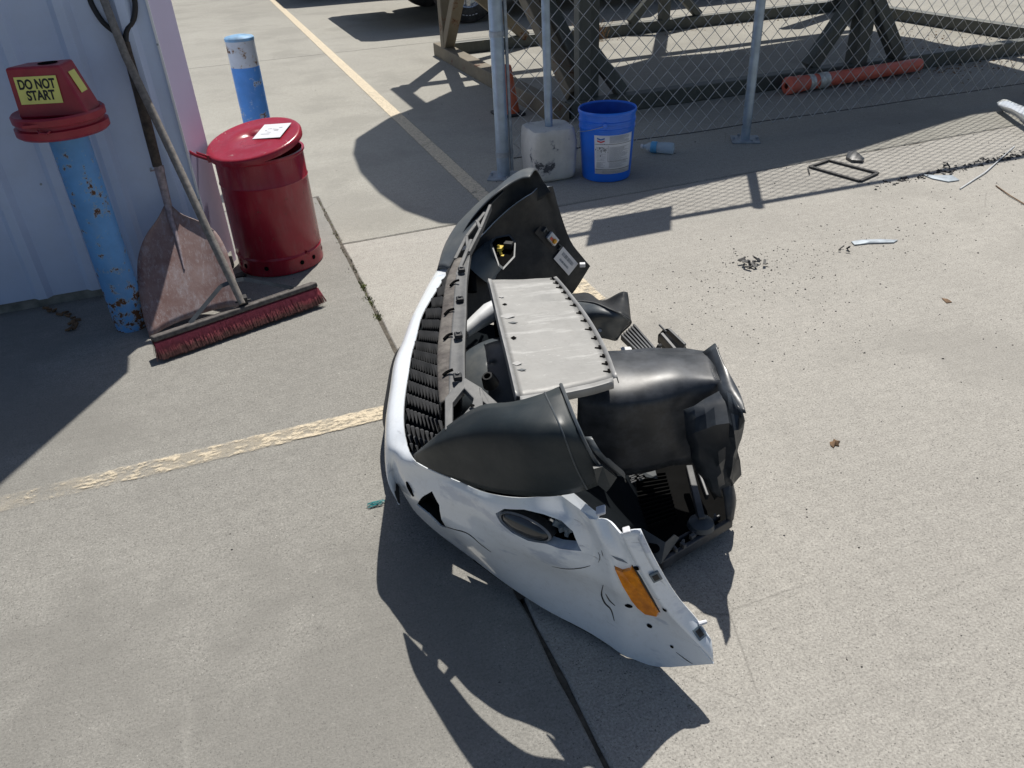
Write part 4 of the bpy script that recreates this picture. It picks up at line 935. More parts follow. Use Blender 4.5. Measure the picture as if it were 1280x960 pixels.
for q, s_ in (((0.5498, 0.9249, 0.3100), .0055), ((0.5956, 0.8935, 0.2000), .005), ((0.5772, 0.9142, 0.1400), .006), ((0.6111, 0.8802, 0.1000), .004), ((0.5363, 0.9293, 0.2000), .008)):
    p, n_ = on(q, .0012); MB().disc(p, s_, n_, 16).build('bolt_hole', 'dark_metal', bp, smooth=0)
# wheel arch flange with its square holes and clips
fi = V3([(0.5177, 0.9392, 0.3870), (0.5422, 0.9207, 0.3170), (0.5892, 0.8839, 0.2130), (0.6342, 0.8471, 0.1480), (0.6661, 0.8163, 0.1020)])
fo = V3([(0.5499, 0.9239, 0.4000), (0.5729, 0.9082, 0.3350), (0.6150, 0.8898, 0.2400), (0.6544, 0.8666, 0.1750), (0.6710, 0.8388, 0.1400)])
fm = [a.lerp(c, .5)+ZZ*.004 for a, c in zip(fi, fo)]
rws = sheet([[a, m_, c] for a, m_, c in zip(fi, fm, fo)], 5, 3)
AF = MB().grid(rws)
a_, b_, c_ = [AF.v[i] for i in AF.f[0][:3]]
if (b_-a_).cross(c_-a_).dot(CAMP-a_) < 0: AF.f = [f[::-1] for f in AF.f]
af = AF.build('arch_flange', 'white_paint', bp, smooth=40, solid=.003)
fo2 = [p-ZZ*.022+VA*-.004 for p in fo]; b = MB().grid([spline(fo, 5), spline(fo2, 5)]); b.build('flange_turn', 'white_paint', bp, solid=.003)
def quad_on(c, ux, uy, w_, h_, name, mat, up):
    return MB().box(c, (w_, h_, .006), ux, up).build(name, mat, bp, smooth=0)
for t, w_ in ((.34, .017), (.80, .02)):
    a = along(fi, t); c = along(fo, t); d = (along(fo, t+.05)-along(fo, t-.05)).normalized(); acr = (c-a).normalized(); nn = d.cross(acr)
    if nn.z < 0: nn = -nn
    p = a.lerp(c, .55); 
    MB().box(p+nn*.003, (w_+.006, .019, .005), d, nn).build('clip_frame', 'blue_grey_plastic', bp, smooth=0, bevel=.001)
    MB().box(p+nn*.0052, (w_-.004, .011, .003), d, nn).build('square_hole', 'ink', bp, smooth=0)
b = MB()
for p, q in (((0.6522, 0.8594, 0.1700), (0.6696, 0.8585, 0.1700)), ((0.6395, 0.8619, 0.1500), (0.6530, 0.8589, 0.1400))): b.tube([p, q], [.005, .004], 8)
build_each(b, 'clip_tab', 'white_label', bp)
b = MB(); b.add([(0.4590, 1.0709, 0.3950), (0.4755, 1.0548, 0.4100), (0.4874, 0.9915, 0.4150), (0.4935, 0.9770, 0.4150), (0.4882, 0.9724, 0.4050), (0.4771, 0.9831, 0.4020), (0.4746, 1.0057, 0.4020)], [(0, 1, 2, 3, 4, 5, 6)]); b.build('fender_flange', 'white_paint', bp, smooth=0, solid=.003)
b = MB(); b.box(Vector((0.4860, 0.9592, 0.4400)), (.018, .022, .006), (1, -.5, .5)); b.box(Vector((0.5251, 0.9324, 0.4000)), (.014, .016, .006), (1, -.4, .4)); build_each(b, 'fixing_tab', 'white_label', bp, smooth=0, bevel=.002)
# bottom lip with its row of tabs turned under
bo_ = spline([c[4] for c in near[4:]], 4); b = MB()
tabs = [(p+VA*.0+UA*.0) for p in bo_]
b.grid([tabs, [p+UA*.03-VA*.015+ZZ*.002 for p in tabs]]); b.build('under_flange', 'black_inner', bp, solid=.002)
# scrapes and cracks that stand on the paint
crack([(0.2587, 1.2983, 0.2000), (0.2813, 1.2746, 0.2000), (0.3078, 1.2466, 0.2000), (0.3243, 1.2019, 0.2000), (0.3363, 1.1733, 0.2000)], .0016)
crack([(0.5143, 0.9972, 0.2000), (0.5011, 0.9776, 0.2000), (0.4969, 0.9548, 0.2000), (0.5003, 0.9337, 0.2000), (0.4936, 0.9067, 0.2000)], .002)
crack([(0.5084, 0.9745, 0.2000), (0.5083, 0.9566, 0.2000), (0.5120, 0.9396, 0.2000)], .0016)
crack([(0.4208, 1.0389, 0.2500), (0.4445, 1.0218, 0.2500), (0.4716, 1.0126, 0.2500), (0.4919, 1.0110, 0.2500)], .0011)
crack([(0.5001, 0.9935, 0.3000), (0.4964, 0.9788, 0.3000), (0.4881, 0.9686, 0.3000)], .0008); crack([(0.5077, 0.9949, 0.3000), (0.5039, 0.9802, 0.3000)], .0008)
crack([(0.6115, 0.8653, 0.1000), (0.6200, 0.8433, 0.1000), (0.6270, 0.8282, 0.1000)], .0012)
for k in range(10): crack([Vector((0.5048, 0.9495, 0.3300))+Vector((k*.0025, .0, -k*.002)), Vector((0.5101, 0.9338, 0.3300))+Vector((k*.0025, 0, -k*.002))], .0006, 'grey_ink', 'scrape')
crack([(0.2261, 1.4761, 0.2000), (0.2280, 1.4527, 0.2000), (0.2288, 1.4177, 0.2000)], .006, 'dark_metal', 'slit')

MB().grid(sheet([V3(c) for c in [[(0.4698, 1.0840, 0.3850), (0.6647, 1.2904, 0.2000), (0.7998, 1.4054, 0.1000)], [(0.5067, 1.0306, 0.3700), (0.6761, 1.2362, 0.1600), (0.7854, 1.3329, 0.0700)], [(0.5327, 0.9731, 0.3600), (0.6695, 1.1567, 0.1600), (0.7564, 1.2297, 0.0600)]]], 4, 4)).build('arch_liner', 'black_inner', bp, solid=.003)
# ---- lower lip
li = V3([LB(.42, -.02, .16), LB(.30, -.03, .15), LB(.0, -.035, .15), LB(-.12, -.03, .15), LB(-.22, -.02, .17)])
lo = V3([(0.4246, 2.3720, 0.1000), (0.3795, 2.2667, 0.1000), (0.2863, 2.0135, 0.1000), (0.2513, 1.8914, 0.1000), (0.2419, 1.7622, 0.1300)])
lo[0] = LB(.42, -.06, .11)
MB().grid(sheet([[a, a.lerp(c, .5)+ZZ*.005, c, c+VA*.02-ZZ*.045] for a, c in zip(li, lo)], 5, 3)).build('lower_lip', 'black_matte', bp, solid=.004)
MB().grid(sheet([[LB(u, .03, .13), LB(u, .17, .08), LB(u, .36, .06)] for u in (-.34, -.1, .1, .3, .5)], 3, 3)).build('undertray', 'black_inner', bp, solid=.003)
MB().grid(sheet([[LB(-.33, .04, .14), LB(-.33, .2, .10), LB(-.33, .37, .08)], [LB(-.46, .10, .13), LB(-.46, .25, .10), LB(-.46, .42, .08)], [LB(-.58, .24, .11), LB(-.58, .36, .10), LB(-.58, .5, .08)], [LB(-.70, .38, .09), LB(-.70, .46, .09), LB(-.68, .56, .07)]], 3, 3)).build('sun_block_sheet', 'black_inner', bp, solid=.003)  # extra hidden sheet added to stop sun reaching the ground under the fascia

# ---- grille
fLg = V3([(0.5668, 2.1548, 0.4250), (0.5017, 2.0005, 0.4350), (0.4369, 1.8235, 0.4450), (0.3845, 1.6627, 0.4500), (0.3488, 1.5456, 0.4500), (0.3162, 1.4206, 0.4450), (0.2991, 1.3318, 0.4050), (0.3024, 1.3206, 0.3600)])
fL = V3([(0.5842, 2.1864, 0.4250), (0.5146, 2.0359, 0.4350), (0.4375, 1.8181, 0.4450), (0.3749, 1.6366, 0.4500), (0.3390, 1.5113, 0.4500), (0.3219, 1.4451, 0.4500), (0.3117, 1.3973, 0.4500)])
fM = V3([(0.6060, 2.1705, 0.4350), (0.5409, 2.0235, 0.4450), (0.4599, 1.7863, 0.4550), (0.3855, 1.5667, 0.4600), (0.3589, 1.4846, 0.4600), (0.3415, 1.4265, 0.4600), (0.3322, 1.3970, 0.4550)])
fR = V3([(0.6478, 2.2191, 0.4350), (0.5617, 1.9893, 0.4450), (0.4905, 1.7717, 0.4550), (0.4295, 1.5922, 0.4600), (0.4013, 1.5034, 0.4600), (0.3865, 1.4569, 0.4600), (0.3751, 1.4340, 0.4550)])
gi = s_in[::1]
grl = MB().grid(sheet([[along(gi, t)-ZZ*.018-VA*.018, along(gi, t)-ZZ*.022+VA*.004, along(gi, t).lerp(along(fL, t), .5)-ZZ*.03+VA*.02, along(fL, t)-ZZ*.025+VA*.045] for t in [q/8 for q in range(9)]], 3, 3)).build('grille', 'black_inner', bp, solid=.002)
NR = 17
for r_ in range(NR):
    t = (r_+.35)/NR; A = along(gi, t); Bq = along(fLg, t); d = (Bq-A); L_ = d.length; d.normalize()
    tang = (along(gi, min(1, t+.03))-along(gi, max(0, t-.03))).normalized()      # towards the near end
    nn = d.cross(tang); nn = nn if nn.dot(CAMP-A) > 0 else -nn; nn = (nn*.6+ZZ*.4).normalized()
    n_ = max(4, round(L_/.0255)); b = MB()
    A = A+d*(.009+.008*max(0, 1-t*3))-ZZ*.006; p0 = A; p1 = Bq+d*.004
    b.bar(p0-nn*.014, p1-nn*.014, .0022, .014, nn, mi=1)
    for j in range(n_):
        a = A+d*((L_-.006)*(j+.17)/n_); c = A+d*((L_-.006)*(j+.83)/n_); md_ = (a+c)/2
        ap = md_+nn*.012+tang*.014; tip = md_+tang*.042-nn*.010; up_ = md_-tang*.003-nn*.001
        b.add([a, c, tip, ap, up_, md_-nn*.02], [(0, 3, 4), (4, 3, 1), (0, 2, 3), (3, 2, 1), (0, 5, 2), (2, 5, 1), (0, 4, 5), (4, 1, 5)])
    b.build('slat', ['grille', 'dark_metal'], grl, smooth=0)
# ---- upper flange with clips and slots
MB().grid(sheet([[a-ZZ*.018, a, (a+m_)/2+ZZ*.003, m_] for a, m_ in zip(fL, fM)], 4, 3)).build('rough_band', 'rough_flange', bp, solid=.003)
MB().grid(sheet([[m_, (m_+c)/2-ZZ*.003, c, c-ZZ*.004+VA*.001, c-ZZ*.025+VA*.002] for m_, c in zip(fM, fR)], 4, 3)).build('upper_flange', 'grey_flange', bp, solid=.003)
for q in ((0.5662, 2.0483, 0.4500), (0.5010, 1.8545, 0.4550), (0.4326, 1.6463, 0.4650), (0.3713, 1.4539, 0.4700)):
    q = Vector(q); tv = (UA*.98-VA*.2).normalized()
    cl = MB().box(q+ZZ*.002, (.022, .020, .012), tv).build('clip', 'black_matte', bp, smooth=0, bevel=.003)
    MB().lathe([(.005, 0), (.005, .004), (.003, .0045), (.001, .004)], q+ZZ*.008+UA*.003, (0, 0, 1), 12).build('clip_pin', 'grey_flange', cl)
for q0, q1, q2 in (((0.5052, 1.9593, 0.4520), (0.5221, 1.9754, 0.4540), (0.5366, 1.9754, 0.4560)), ((0.4384, 1.7873, 0.4570), (0.4536, 1.8009, 0.4590), (0.4688, 1.7995, 0.4610)), ((0.3971, 1.6530, 0.4610), (0.4111, 1.6648, 0.4630), (0.4235, 1.6640, 0.4650)), ((0.3470, 1.4885, 0.4630), (0.3582, 1.4933, 0.4660), (0.3722, 1.4948, 0.4680))):
    MB().tube(spline([q0, q1, q2], 3), .0038, 6).build('slot', 'dark_metal', bp)
# near bracket: arms round a three-cornered opening
b = MB()
ro = V3([(0.2906, 1.2847, 0.4620), (0.3234, 1.3949, 0.4650), (0.3867, 1.4558, 0.4670), (0.4106, 1.3973, 0.4650), (0.3853, 1.3180, 0.4620), (0.3272, 1.2867, 0.4600)]); ri = V3([(0.3140, 1.3052, 0.4620), (0.3339, 1.3697, 0.4650), (0.3726, 1.4112, 0.4670), (0.3798, 1.3659, 0.4650), (0.3707, 1.3495, 0.4630), (0.3268, 1.3073, 0.4610)])
n = 6; dn_ = ZZ*-.014
b.add(ro+ri+[p+dn_ for p in ro]+[p+dn_ for p in ri], [(i, (i+1) % n, (i+1) % n+n, i+n) for i in range(n)]+[(i+2*n, (i+1) % n+2*n, (i+1) % n, i) for i in range(n)]+[(i+n, (i+1) % n+n, (i+1) % n+3*n, i+3*n) for i in range(n)])
b.prism(V3([(0.4049, 1.4019, 0.4680), (0.4092, 1.3874, 0.4670), (0.4254, 1.3296, 0.4600), (0.4055, 1.3252, 0.4580), (0.3923, 1.3600, 0.4630)]), ZZ*-.015)
build_each(b, 'grille_bracket', 'grey_flange', bp, smooth=0, bevel=.002)
MB().disc((0.3668, 1.3365, 0.4680), .006, n=14).build('bracket_hole', 'dark_metal', bp, smooth=0)
b = MB(); e_ = [((0.6315, 2.1852, 0.4350), (0.7179, 2.3212, 0.4500)), ((0.7179, 2.3212, 0.4500), (0.8049, 2.4726, 0.4650))]
for a, c in e_: b.bar(a, c, .010, .022)
for a, c in (((0.5852, 2.1799, 0.4300), (0.6654, 2.3143, 0.4400)), ((0.6654, 2.3143, 0.4400), (0.7741, 2.4430, 0.4600)), ((0.5475, 2.0384, 0.4400), (0.6662, 2.2646, 0.4470)), ((0.6302, 2.1806, 0.4370), (0.6647, 2.3118, 0.4410)), ((0.7179, 2.3212, 0.4500), (0.7296, 2.3969, 0.4550))): b.bar(a, c, .011, .008)
build_each(b, 'far_bracket', 'grey_flange', bp, smooth=0, bevel=.002)

# ---- corner shells
shell = [V3(c) for c in [
 [(0.2377, 1.3897, 0.3400), (0.2367, 1.3867, 0.3380), (0.2370, 1.3827, 0.3340), (0.2383, 1.3752, 0.3300)],
 [(0.2630, 1.3280, 0.4100), (0.2534, 1.3162, 0.4000), (0.2540, 1.3319, 0.3650), (0.2623, 1.3202, 0.3380)],
 [(0.3028, 1.2886, 0.4700), (0.2928, 1.2404, 0.4650), (0.2946, 1.2454, 0.4100), (0.2996, 1.2433, 0.3550)],
 [(0.3569, 1.2410, 0.5300), (0.3396, 1.1518, 0.5300), (0.3428, 1.1411, 0.4600), (0.3447, 1.1451, 0.3860)],
 [(0.4045, 1.1781, 0.5650), (0.3880, 1.0760, 0.5750), (0.3923, 1.0455, 0.5100), (0.4129, 1.0594, 0.4180)],
 [(0.4513, 1.1456, 0.5900), (0.4343, 1.0274, 0.5900), (0.4544, 1.0181, 0.5100), (0.4805, 1.0258, 0.4350)],
 [(0.4890, 1.1418, 0.6000), (0.4708, 1.0265, 0.5850), (0.4932, 0.9998, 0.5200), (0.5306, 0.9983, 0.4700)]]]
rw = sheet(shell, 5, 5)
SH = MB().grid(rw); a_, b_, c_ = [SH.v[i] for i in SH.f[len(rw[0])*8+12][:3]]
if (b_-a_).cross(c_-a_).dot(CAMP-a_) < 0: SH.f = [f[::-1] for f in SH.f]
cs = SH.build('corner_shell', 'shell', bp, smooth=70, solid=.004)
rim = spline([c for c in shell[6]], 5); MB().tube([p+ZZ*.003 for p in rim], .0035, 6).build('shell_rim', 'shell_dust', cs)
seam = spline([Vector(a).lerp(Vector(c), .15) for a, c in zip(shell[5], shell[6])], 5); MB().tube([p+(CAMP-p).normalized()*.002 for p in seam], .0016, 5).build('shell_seam', 'shell_dust', cs)
b = MB(); b.add([p-(CAMP-p).normalized()*-.001 for p in [Vector((0.4834, 0.9892, 0.5200)), Vector((0.5007, 0.9890, 0.5200)), Vector((0.5330, 0.9940, 0.4800)), Vector((0.5213, 0.9956, 0.4600)), Vector((0.5140, 0.9969, 0.4500)), Vector((0.4971, 1.0030, 0.4700))]], [(0, 1, 2, 3, 4, 5)]); b.build('shell_tab', 'shell', cs, smooth=0, solid=.006)
b = MB(); st_ = spline([(0.4856, 1.0278, 0.5550), (0.4903, 1.0009, 0.5400), (0.5074, 0.9929, 0.5150), (0.5308, 0.9933, 0.4850), (0.5354, 0.9921, 0.4750)], 4)
b.grid([[p+ZZ*.004 for p in st_], [p+VA*.012+ZZ*.004 for i, p in enumerate(st_)], [p+VA*.016-ZZ*.010 for p in st_]]); b.build('moulded_strip', 'shell_dust', cs, smooth=50, solid=.003)
fs = [[mir((p.x, p.y, p.z*(1-.10*max(0, (p.z-.33)/.27))), .80) for p in c] for c in shell]
fr_ = sheet(fs, 5, 5)
MB().grid(fr_).build('corner_shell', 'shell_dust', bp, smooth=70, solid=.004, inner='wing_inner', offset=0)
fl_ = V3([(0.5813, 2.4082, 0.3000), (0.6574, 2.5762, 0.3100), (0.7361, 2.6762, 0.3400), (0.8040, 2.6919, 0.3850), (0.8571, 2.6831, 0.4250), (0.9084, 2.6535, 0.4650)])
fk = V3([(0.6067, 2.3539, 0.3200), (0.6497, 2.3834, 0.3550), (0.7040, 2.4190, 0.3950), (0.7613, 2.4624, 0.4300), (0.8188, 2.5142, 0.4550), (0.8863, 2.5566, 0.4800)])
MB().grid(sheet([[a-ZZ*.06+UA*.02, a, a.lerp(c, .5)+ZZ*.010, c] for a, c in zip(fl_, fk)], 5, 4)).build('outer_flank', 'shell_dust', bp, smooth=70, solid=.003)
# ---- inside of the far wing: lamp housing, label, amber bulb
fn_ = (-UA*.8+VA*.2+ZZ*.35).normalized()
lh = Vector((0.8571, 2.5228, 0.2800))
hs_ = MB(); hx_ = (Vector((0.8750, 2.5183, 0.3000))-Vector((0.7591, 2.3794, 0.3000))).normalized()
hs_.tube([(0.7561, 2.5182, 0.2200), (0.7875, 2.5141, 0.2500), (0.8235, 2.5169, 0.2700), (0.8417, 2.4960, 0.2900)], [.075, .062, .055, .05], 20)
hs = hs_.build('lamp_housing', 'blue_grey_plastic', bp)
q0 = [Vector(p) for p in ((0.7940, 2.4461, 0.3450), (0.8174, 2.4693, 0.3500), (0.8656, 2.4697, 0.3500), (0.8668, 2.4174, 0.3450), (0.8343, 2.3409, 0.3300), (0.7778, 2.2911, 0.3200), (0.7746, 2.3217, 0.3200))]
ce = sum(q0, Vector())/7; vd = (CAMP-ce).normalized()
b = MB(); n = 7; out = [p+(p-ce)*.14 for p in q0]; inn = [p-vd*.03 for p in q0]
b.add(out+q0+inn+[p-vd*.045 for p in out], [(i, (i+1) % n, (i+1) % n+n, i+n) for i in range(n)]+[(i+n, (i+1) % n+n, (i+1) % n+2*n, i+2*n) for i in range(n)]+[(i+3*n, (i+1) % n+3*n, (i+1) % n, i) for i in range(n)])
b.build('housing_rim', 'shell_dust', hs, smooth=0)
b = MB(); b.add(inn, [tuple(range(7))]); b.build('housing_back', 'dark_metal', hs, smooth=0)
b = MB(); b.box(ce-vd*.018+Vector((-.012, .0, .005)), (.03, .016, .014), hx_); b.box(ce-vd*.016+Vector((-.012, -.02, -.02)), (.02, .012, .02), hx_); b.tube([ce-vd*.02+Vector((-.02, 0, .02)), ce-vd*.01+Vector((-.015, -.01, -.01)), ce-vd*.02+Vector((-.01, -.01, -.035))], .005, 8); build_each(b, 'yellow_connector', 'yellow', hs, smooth=0, bevel=.002)
b = MB(); b.box(ce-vd*.02+Vector((.018, .0, .012)), (.026, .03, .022), hx_); b.tube([ce-vd*.02+Vector((-.014, -.03, -.03)), ce-vd*.008+Vector((-.016, -.03, -.035))], .009, 14); build_each(b, 'plug', 'black_matte', hs, smooth=0, bevel=.002)
b = MB()
for i, q in enumerate(((0.7613, 2.5103, 0.2000), (0.7049, 2.4365, 0.1800), (0.7750, 2.5223, 0.1600))): b.tube([q, Vector(q)+Vector((.02, .05, .06)), Vector((0.7936, 2.4876, 0.2500))], .022-.004*i, 10)
build_each(b, 'cable_boot', 'black_inner', hs)
def rect_on_far(cpx, xd, w_, h_, name, mat, off=.004, parent=bp, thick=.001):
    p = Vector(cpx); d = (p-CAMP).normalized(); hit = FB.ray_cast(CAMP, d); n_ = hit[1]
    if n_.dot(CAMP-hit[0]) < 0: n_ = -n_
    X = Vector(xd); X = (X-n_*X.dot(n_)).normalized(); c = hit[0]+n_*off
    return MB().box(c, (w_, h_, thick), X, n_).build(name, mat, parent, smooth=0), c, X, n_
xd_ = Vector((1.1255, 2.4406, 0.2000))-Vector((1.0694, 2.4511, 0.2700))
lbl, lc_, lX, ln_ = rect_on_far((1.0925, 2.4974, 0.2000), xd_, .105, .060, 'barcode_label', 'white_label', .008)
lY = ln_.cross(lX); b = MB(); random.seed(31); x = -.036
while x < .036:
    w_ = random.choice([.0009, .0014, .002]); b.box(lc_+lX*x+lY*.011+ln_*.0009, (w_, .014, .0006), lX, ln_); b.box(lc_+lX*(x*.8)-lY*.013+ln_*.0009, (w_*.8, .008, .0006), lX, ln_); x += w_+random.choice([.0012, .0018, .0025])
b.build('barcode', 'grey_ink', lbl, smooth=0)
mp_, mc, mX, mn = rect_on_far((1.0919, 2.6325, 0.2400), xd_, .15, .07, 'marker_recess', 'ink', .006)
mY = mn.cross(mX)
hd = MB().box(mc+mn*.008-mX*.0, (.050, .032, .014), mX, mn).build('bulb_holder', 'white_tube', bp, smooth=0, bevel=.003)
MB().lathe([(.0, .012), (.007, .010), (.010, .004), (.010, 0)], mc+mn*.014+mX*.008-mY*.004, mn, 16).build('amber_bulb', 'amber', bp)
MB().box(mc+mn*.0155-mX*.008-mY*.006, (.014, .012, .003), mX, mn).build('orange_seal', 'orange_post', bp, smooth=0)
b = MB()
for s_ in (-1, 1): b.box(mc+mX*.052*s_+mn*.006, (.006, .02, .012), mX, mn); b.box(mc+mX*.045*s_+mn*.006+mY*.006, (.014, .004, .01), mX, mn)
build_each(b, 'marker_clip', 'shell_dust', bp, smooth=0)
# bright clips on the far arch edge
b = MB(); b.box(Vector((1.0489, 2.6227, 0.4000)), (.03, .014, .02), UA+VA*.2); b.box(Vector((1.2023, 2.5775, 0.1300)), (.022, .02, .014), VA); build_each(b, 'edge_clip', 'white_label', bp, smooth=0, bevel=.002)

# ================================================================ THINGS LYING IN THE BUMPER
pl = thing('splash_plate', 'scuffed bare aluminium plate lying across the inside of the white bumper', 'metal plate', (0.9375, 2.2641, 0.0000))
pc0 = [V3(c) for c in [
 [(0.6066, 1.8962, 0.4750), (0.6542, 1.8848, 0.4700), (0.7177, 1.8762, 0.4630), (0.7808, 1.8703, 0.4550)],
 [(0.5711, 1.7499, 0.4800), (0.6279, 1.7410, 0.4740), (0.7030, 1.7360, 0.4670), (0.7735, 1.7595, 0.4580)],
 [(0.5310, 1.5898, 0.4880), (0.5901, 1.5870, 0.4800), (0.6717, 1.5785, 0.4720), (0.7538, 1.6003, 0.4630)],
 [(0.4882, 1.4139, 0.4980), (0.5488, 1.4120, 0.4900), (0.6369, 1.4151, 0.4810), (0.7162, 1.4233, 0.4720)],
 [(0.4519, 1.2689, 0.5080), (0.5163, 1.2695, 0.5000), (0.5999, 1.2754, 0.4900), (0.6756, 1.2897, 0.4800)]]]
rr_ = sheet(pc0, 5, 5)
for i, r_ in enumerate(rr_):
    for j, p in enumerate(r_): r_[j] = p+ZZ*(.003*noise.noise(p*7)+.0012*noise.noise(p*24))
PG = MB().grid(rr_); PG.build('plate', 'alu', pl, smooth=60, solid=.0025); PBV = BVHTree.FromPolygons([v[:] for v in PG.v], PG.f)
edge = [r_[-1] if False else None for r_ in rr_]
right = rr_[-1]; near_e = [r_[-1] for r_ in rr_]; left = rr_[0]
b = MB(); b.grid([[p+ZZ*.001 for p in right], [p+VA*.010+ZZ*.004 for p in right], [p+VA*.014-ZZ*.012 for p in right]]); b.grid([[p+ZZ*.001 for p in near_e], [p-UA*.014+ZZ*.001 for p in near_e], [p-UA*.018-ZZ*.014 for p in near_e]]); b.grid([[p for p in left], [p-VA*.007+ZZ*.003 for p in left], [p-VA*.009-ZZ*.012 for p in left]])
b.build('folded_edge', 'alu_edge', pl, smooth=30, solid=.002)
n_ = len(right)-1
for k in range(14):
    p = along(right, (k+.55)/14.3); d = (along(right, (k+.6)/14.3)-along(right, (k+.5)/14.3)).normalized(); q = p-VA*.008+ZZ*.0015
    lk = .007+.008*((k*37) % 11)/10; sl = MB(); sl.bar(q+VA*.007, q-VA*lk*.6-d*.003, .0045, .002); sl.bar(p-VA*.003+ZZ*.0025-d*.012, p-VA*.003+ZZ*.0025+d*.003, .005, .002); sl.build('edge_slot', 'dark_metal', pl, smooth=0)
for (q, w_, h_, m__) in (((0.5857, 1.7516, 0.4900), .018, .008, 'alu_edge'), ((0.5790, 1.7091, 0.4900), .016, .012, 'dark_metal'), ((0.5617, 1.6445, 0.4900), .05, .028, 'alu_edge'), ((0.5594, 1.5981, 0.4950), .03, .010, 'shell_dust'), ((0.5314, 1.5179, 0.5000), .018, .018, 'dark_metal'), ((0.4941, 1.3985, 0.5050), .03, .02, 'alu_edge'), ((0.4929, 1.3658, 0.5070), .026, .010, 'shell_dust')):
    q = PBV.ray_cast(CAMP, (Vector(q)-CAMP).normalized())[0] or Vector(q); q = q+ZZ*.001; w_ *= .8; h_ *= .8; MB().prism([q+VA*w_*.5, q+UA*h_*.6, q-VA*w_*.5, q-UA*h_*.6], (0, 0, .0012)).build('punched_tab', m__, pl, smooth=0)

# ---- glossy fender liner: a barrel with a crumpled end
ln = thing('fender_liner', 'glossy black fender liner with a crumpled torn end leaning in the bumper', 'fender liner', (0.9614, 1.4240, 0.0000))
bc_ = [V3(c) for c in [
 [(0.7139, 1.5569, 0.3950), (0.6796, 1.4818, 0.4120), (0.6494, 1.4160, 0.4120), (0.6293, 1.3720, 0.3880), (0.6281, 1.3693, 0.3450), (0.6311, 1.3759, 0.2650), (0.6357, 1.3762, 0.1700)],
 [(0.7938, 1.5241, 0.3950), (0.7547, 1.4471, 0.4120), (0.7222, 1.3827, 0.4120), (0.6982, 1.3336, 0.3880), (0.6950, 1.3251, 0.3450), (0.7017, 1.3341, 0.2650), (0.7037, 1.3328, 0.1700)],
 [(0.8699, 1.4975, 0.3950), (0.8257, 1.4143, 0.4120), (0.7928, 1.3504, 0.4120), (0.7725, 1.3071, 0.3880), (0.7731, 1.3041, 0.3450), (0.7804, 1.3095, 0.2650), (0.7823, 1.3117, 0.1700)],
 [(0.9439, 1.4675, 0.3950), (0.8980, 1.3809, 0.4120), (0.8664, 1.3205, 0.4120), (0.8553, 1.2914, 0.3880), (0.8601, 1.2935, 0.3450), (0.8641, 1.2967, 0.2650), (0.8661, 1.3022, 0.1700)],
 [(1.0072, 1.4249, 0.3950), (0.9729, 1.3423, 0.4120), (0.9532, 1.2884, 0.4120), (0.9539, 1.2687, 0.3880), (0.9601, 1.2739, 0.3450), (0.9541, 1.2743, 0.2650), (0.9458, 1.2913, 0.1700)]]]
rb = sheet(bc_, 6, 4)
for r_ in rb:
    for j, p in enumerate(r_):
        e_ = max(0, min(1, (p-O3).dot(VA)*7-4.1)); r_[j] = p+ZZ*(.003+.010*e_)*noise.noise(p*(11+0*e_))+VA*.003*noise.noise(p*8)+UA*.012*e_*noise.noise(p*19)
MB().grid(rb).build('liner_skin', 'gloss_black', ln, smooth=70, solid=.003)
MB().grid(sheet([[a, c] for a, c in zip(V3([(0.9878, 1.4202, 0.4000), (0.9672, 1.3495, 0.4050), (0.9516, 1.3013, 0.4050), (0.9293, 1.2557, 0.3980), (0.9248, 1.2245, 0.3700)]), V3([(0.9952, 1.3825, 0.4450), (0.9779, 1.3193, 0.4300), (0.9704, 1.2703, 0.4200), (0.9531, 1.2092, 0.4150), (0.9193, 1.1419, 0.4150)]))], 4, 2)).build('torn_flange', 'crumple', ln, smooth=30, solid=.004)
ck = [V3(c) for c in [
 [(0.8413, 1.2586, 0.3700), (0.8509, 1.2507, 0.3000), (0.8671, 1.2460, 0.2300), (0.9007, 1.2397, 0.1600), (0.9347, 1.2301, 0.1000)],
 [(0.8935, 1.2572, 0.3850), (0.8751, 1.2140, 0.3400), (0.8980, 1.2103, 0.2600), (0.9256, 1.2090, 0.1800), (0.9485, 1.2180, 0.1100)],
 [(0.9463, 1.2594, 0.4000), (0.9096, 1.1763, 0.3700), (0.9121, 1.1800, 0.3000), (0.9316, 1.2016, 0.2200), (0.9633, 1.2249, 0.1200)],
 [(0.9331, 1.2162, 0.4120), (0.9052, 1.1453, 0.3700), (0.9250, 1.1664, 0.3100), (0.9321, 1.1844, 0.2300), (0.9646, 1.2117, 0.1500)],
 [(0.9100, 1.1303, 0.4250), (0.9245, 1.1465, 0.3700), (0.9317, 1.1713, 0.3000), (0.9663, 1.1905, 0.2000), (0.9774, 1.2254, 0.1200)]]]
def lin(c, k): return [Vector(c[i]).lerp(Vector(c[i+1]), j/k) for i in range(len(c)-1) for j in range(k)]+[Vector(c[-1])]
rc = [list(r_) for r_ in zip(*[lin(c, 2) for c in ck])]; rc = [lin(r_, 2) for r_ in rc]; random.seed(6)
for r_ in rc:
    for j, p in enumerate(r_): r_[j] = p+Vector((random.uniform(-1, 1), random.uniform(-1, 1), random.uniform(-1, 1)))*.0045
MB().grid(rc).build('crumpled_end', 'crumple', ln, smooth=16, solid=.003)

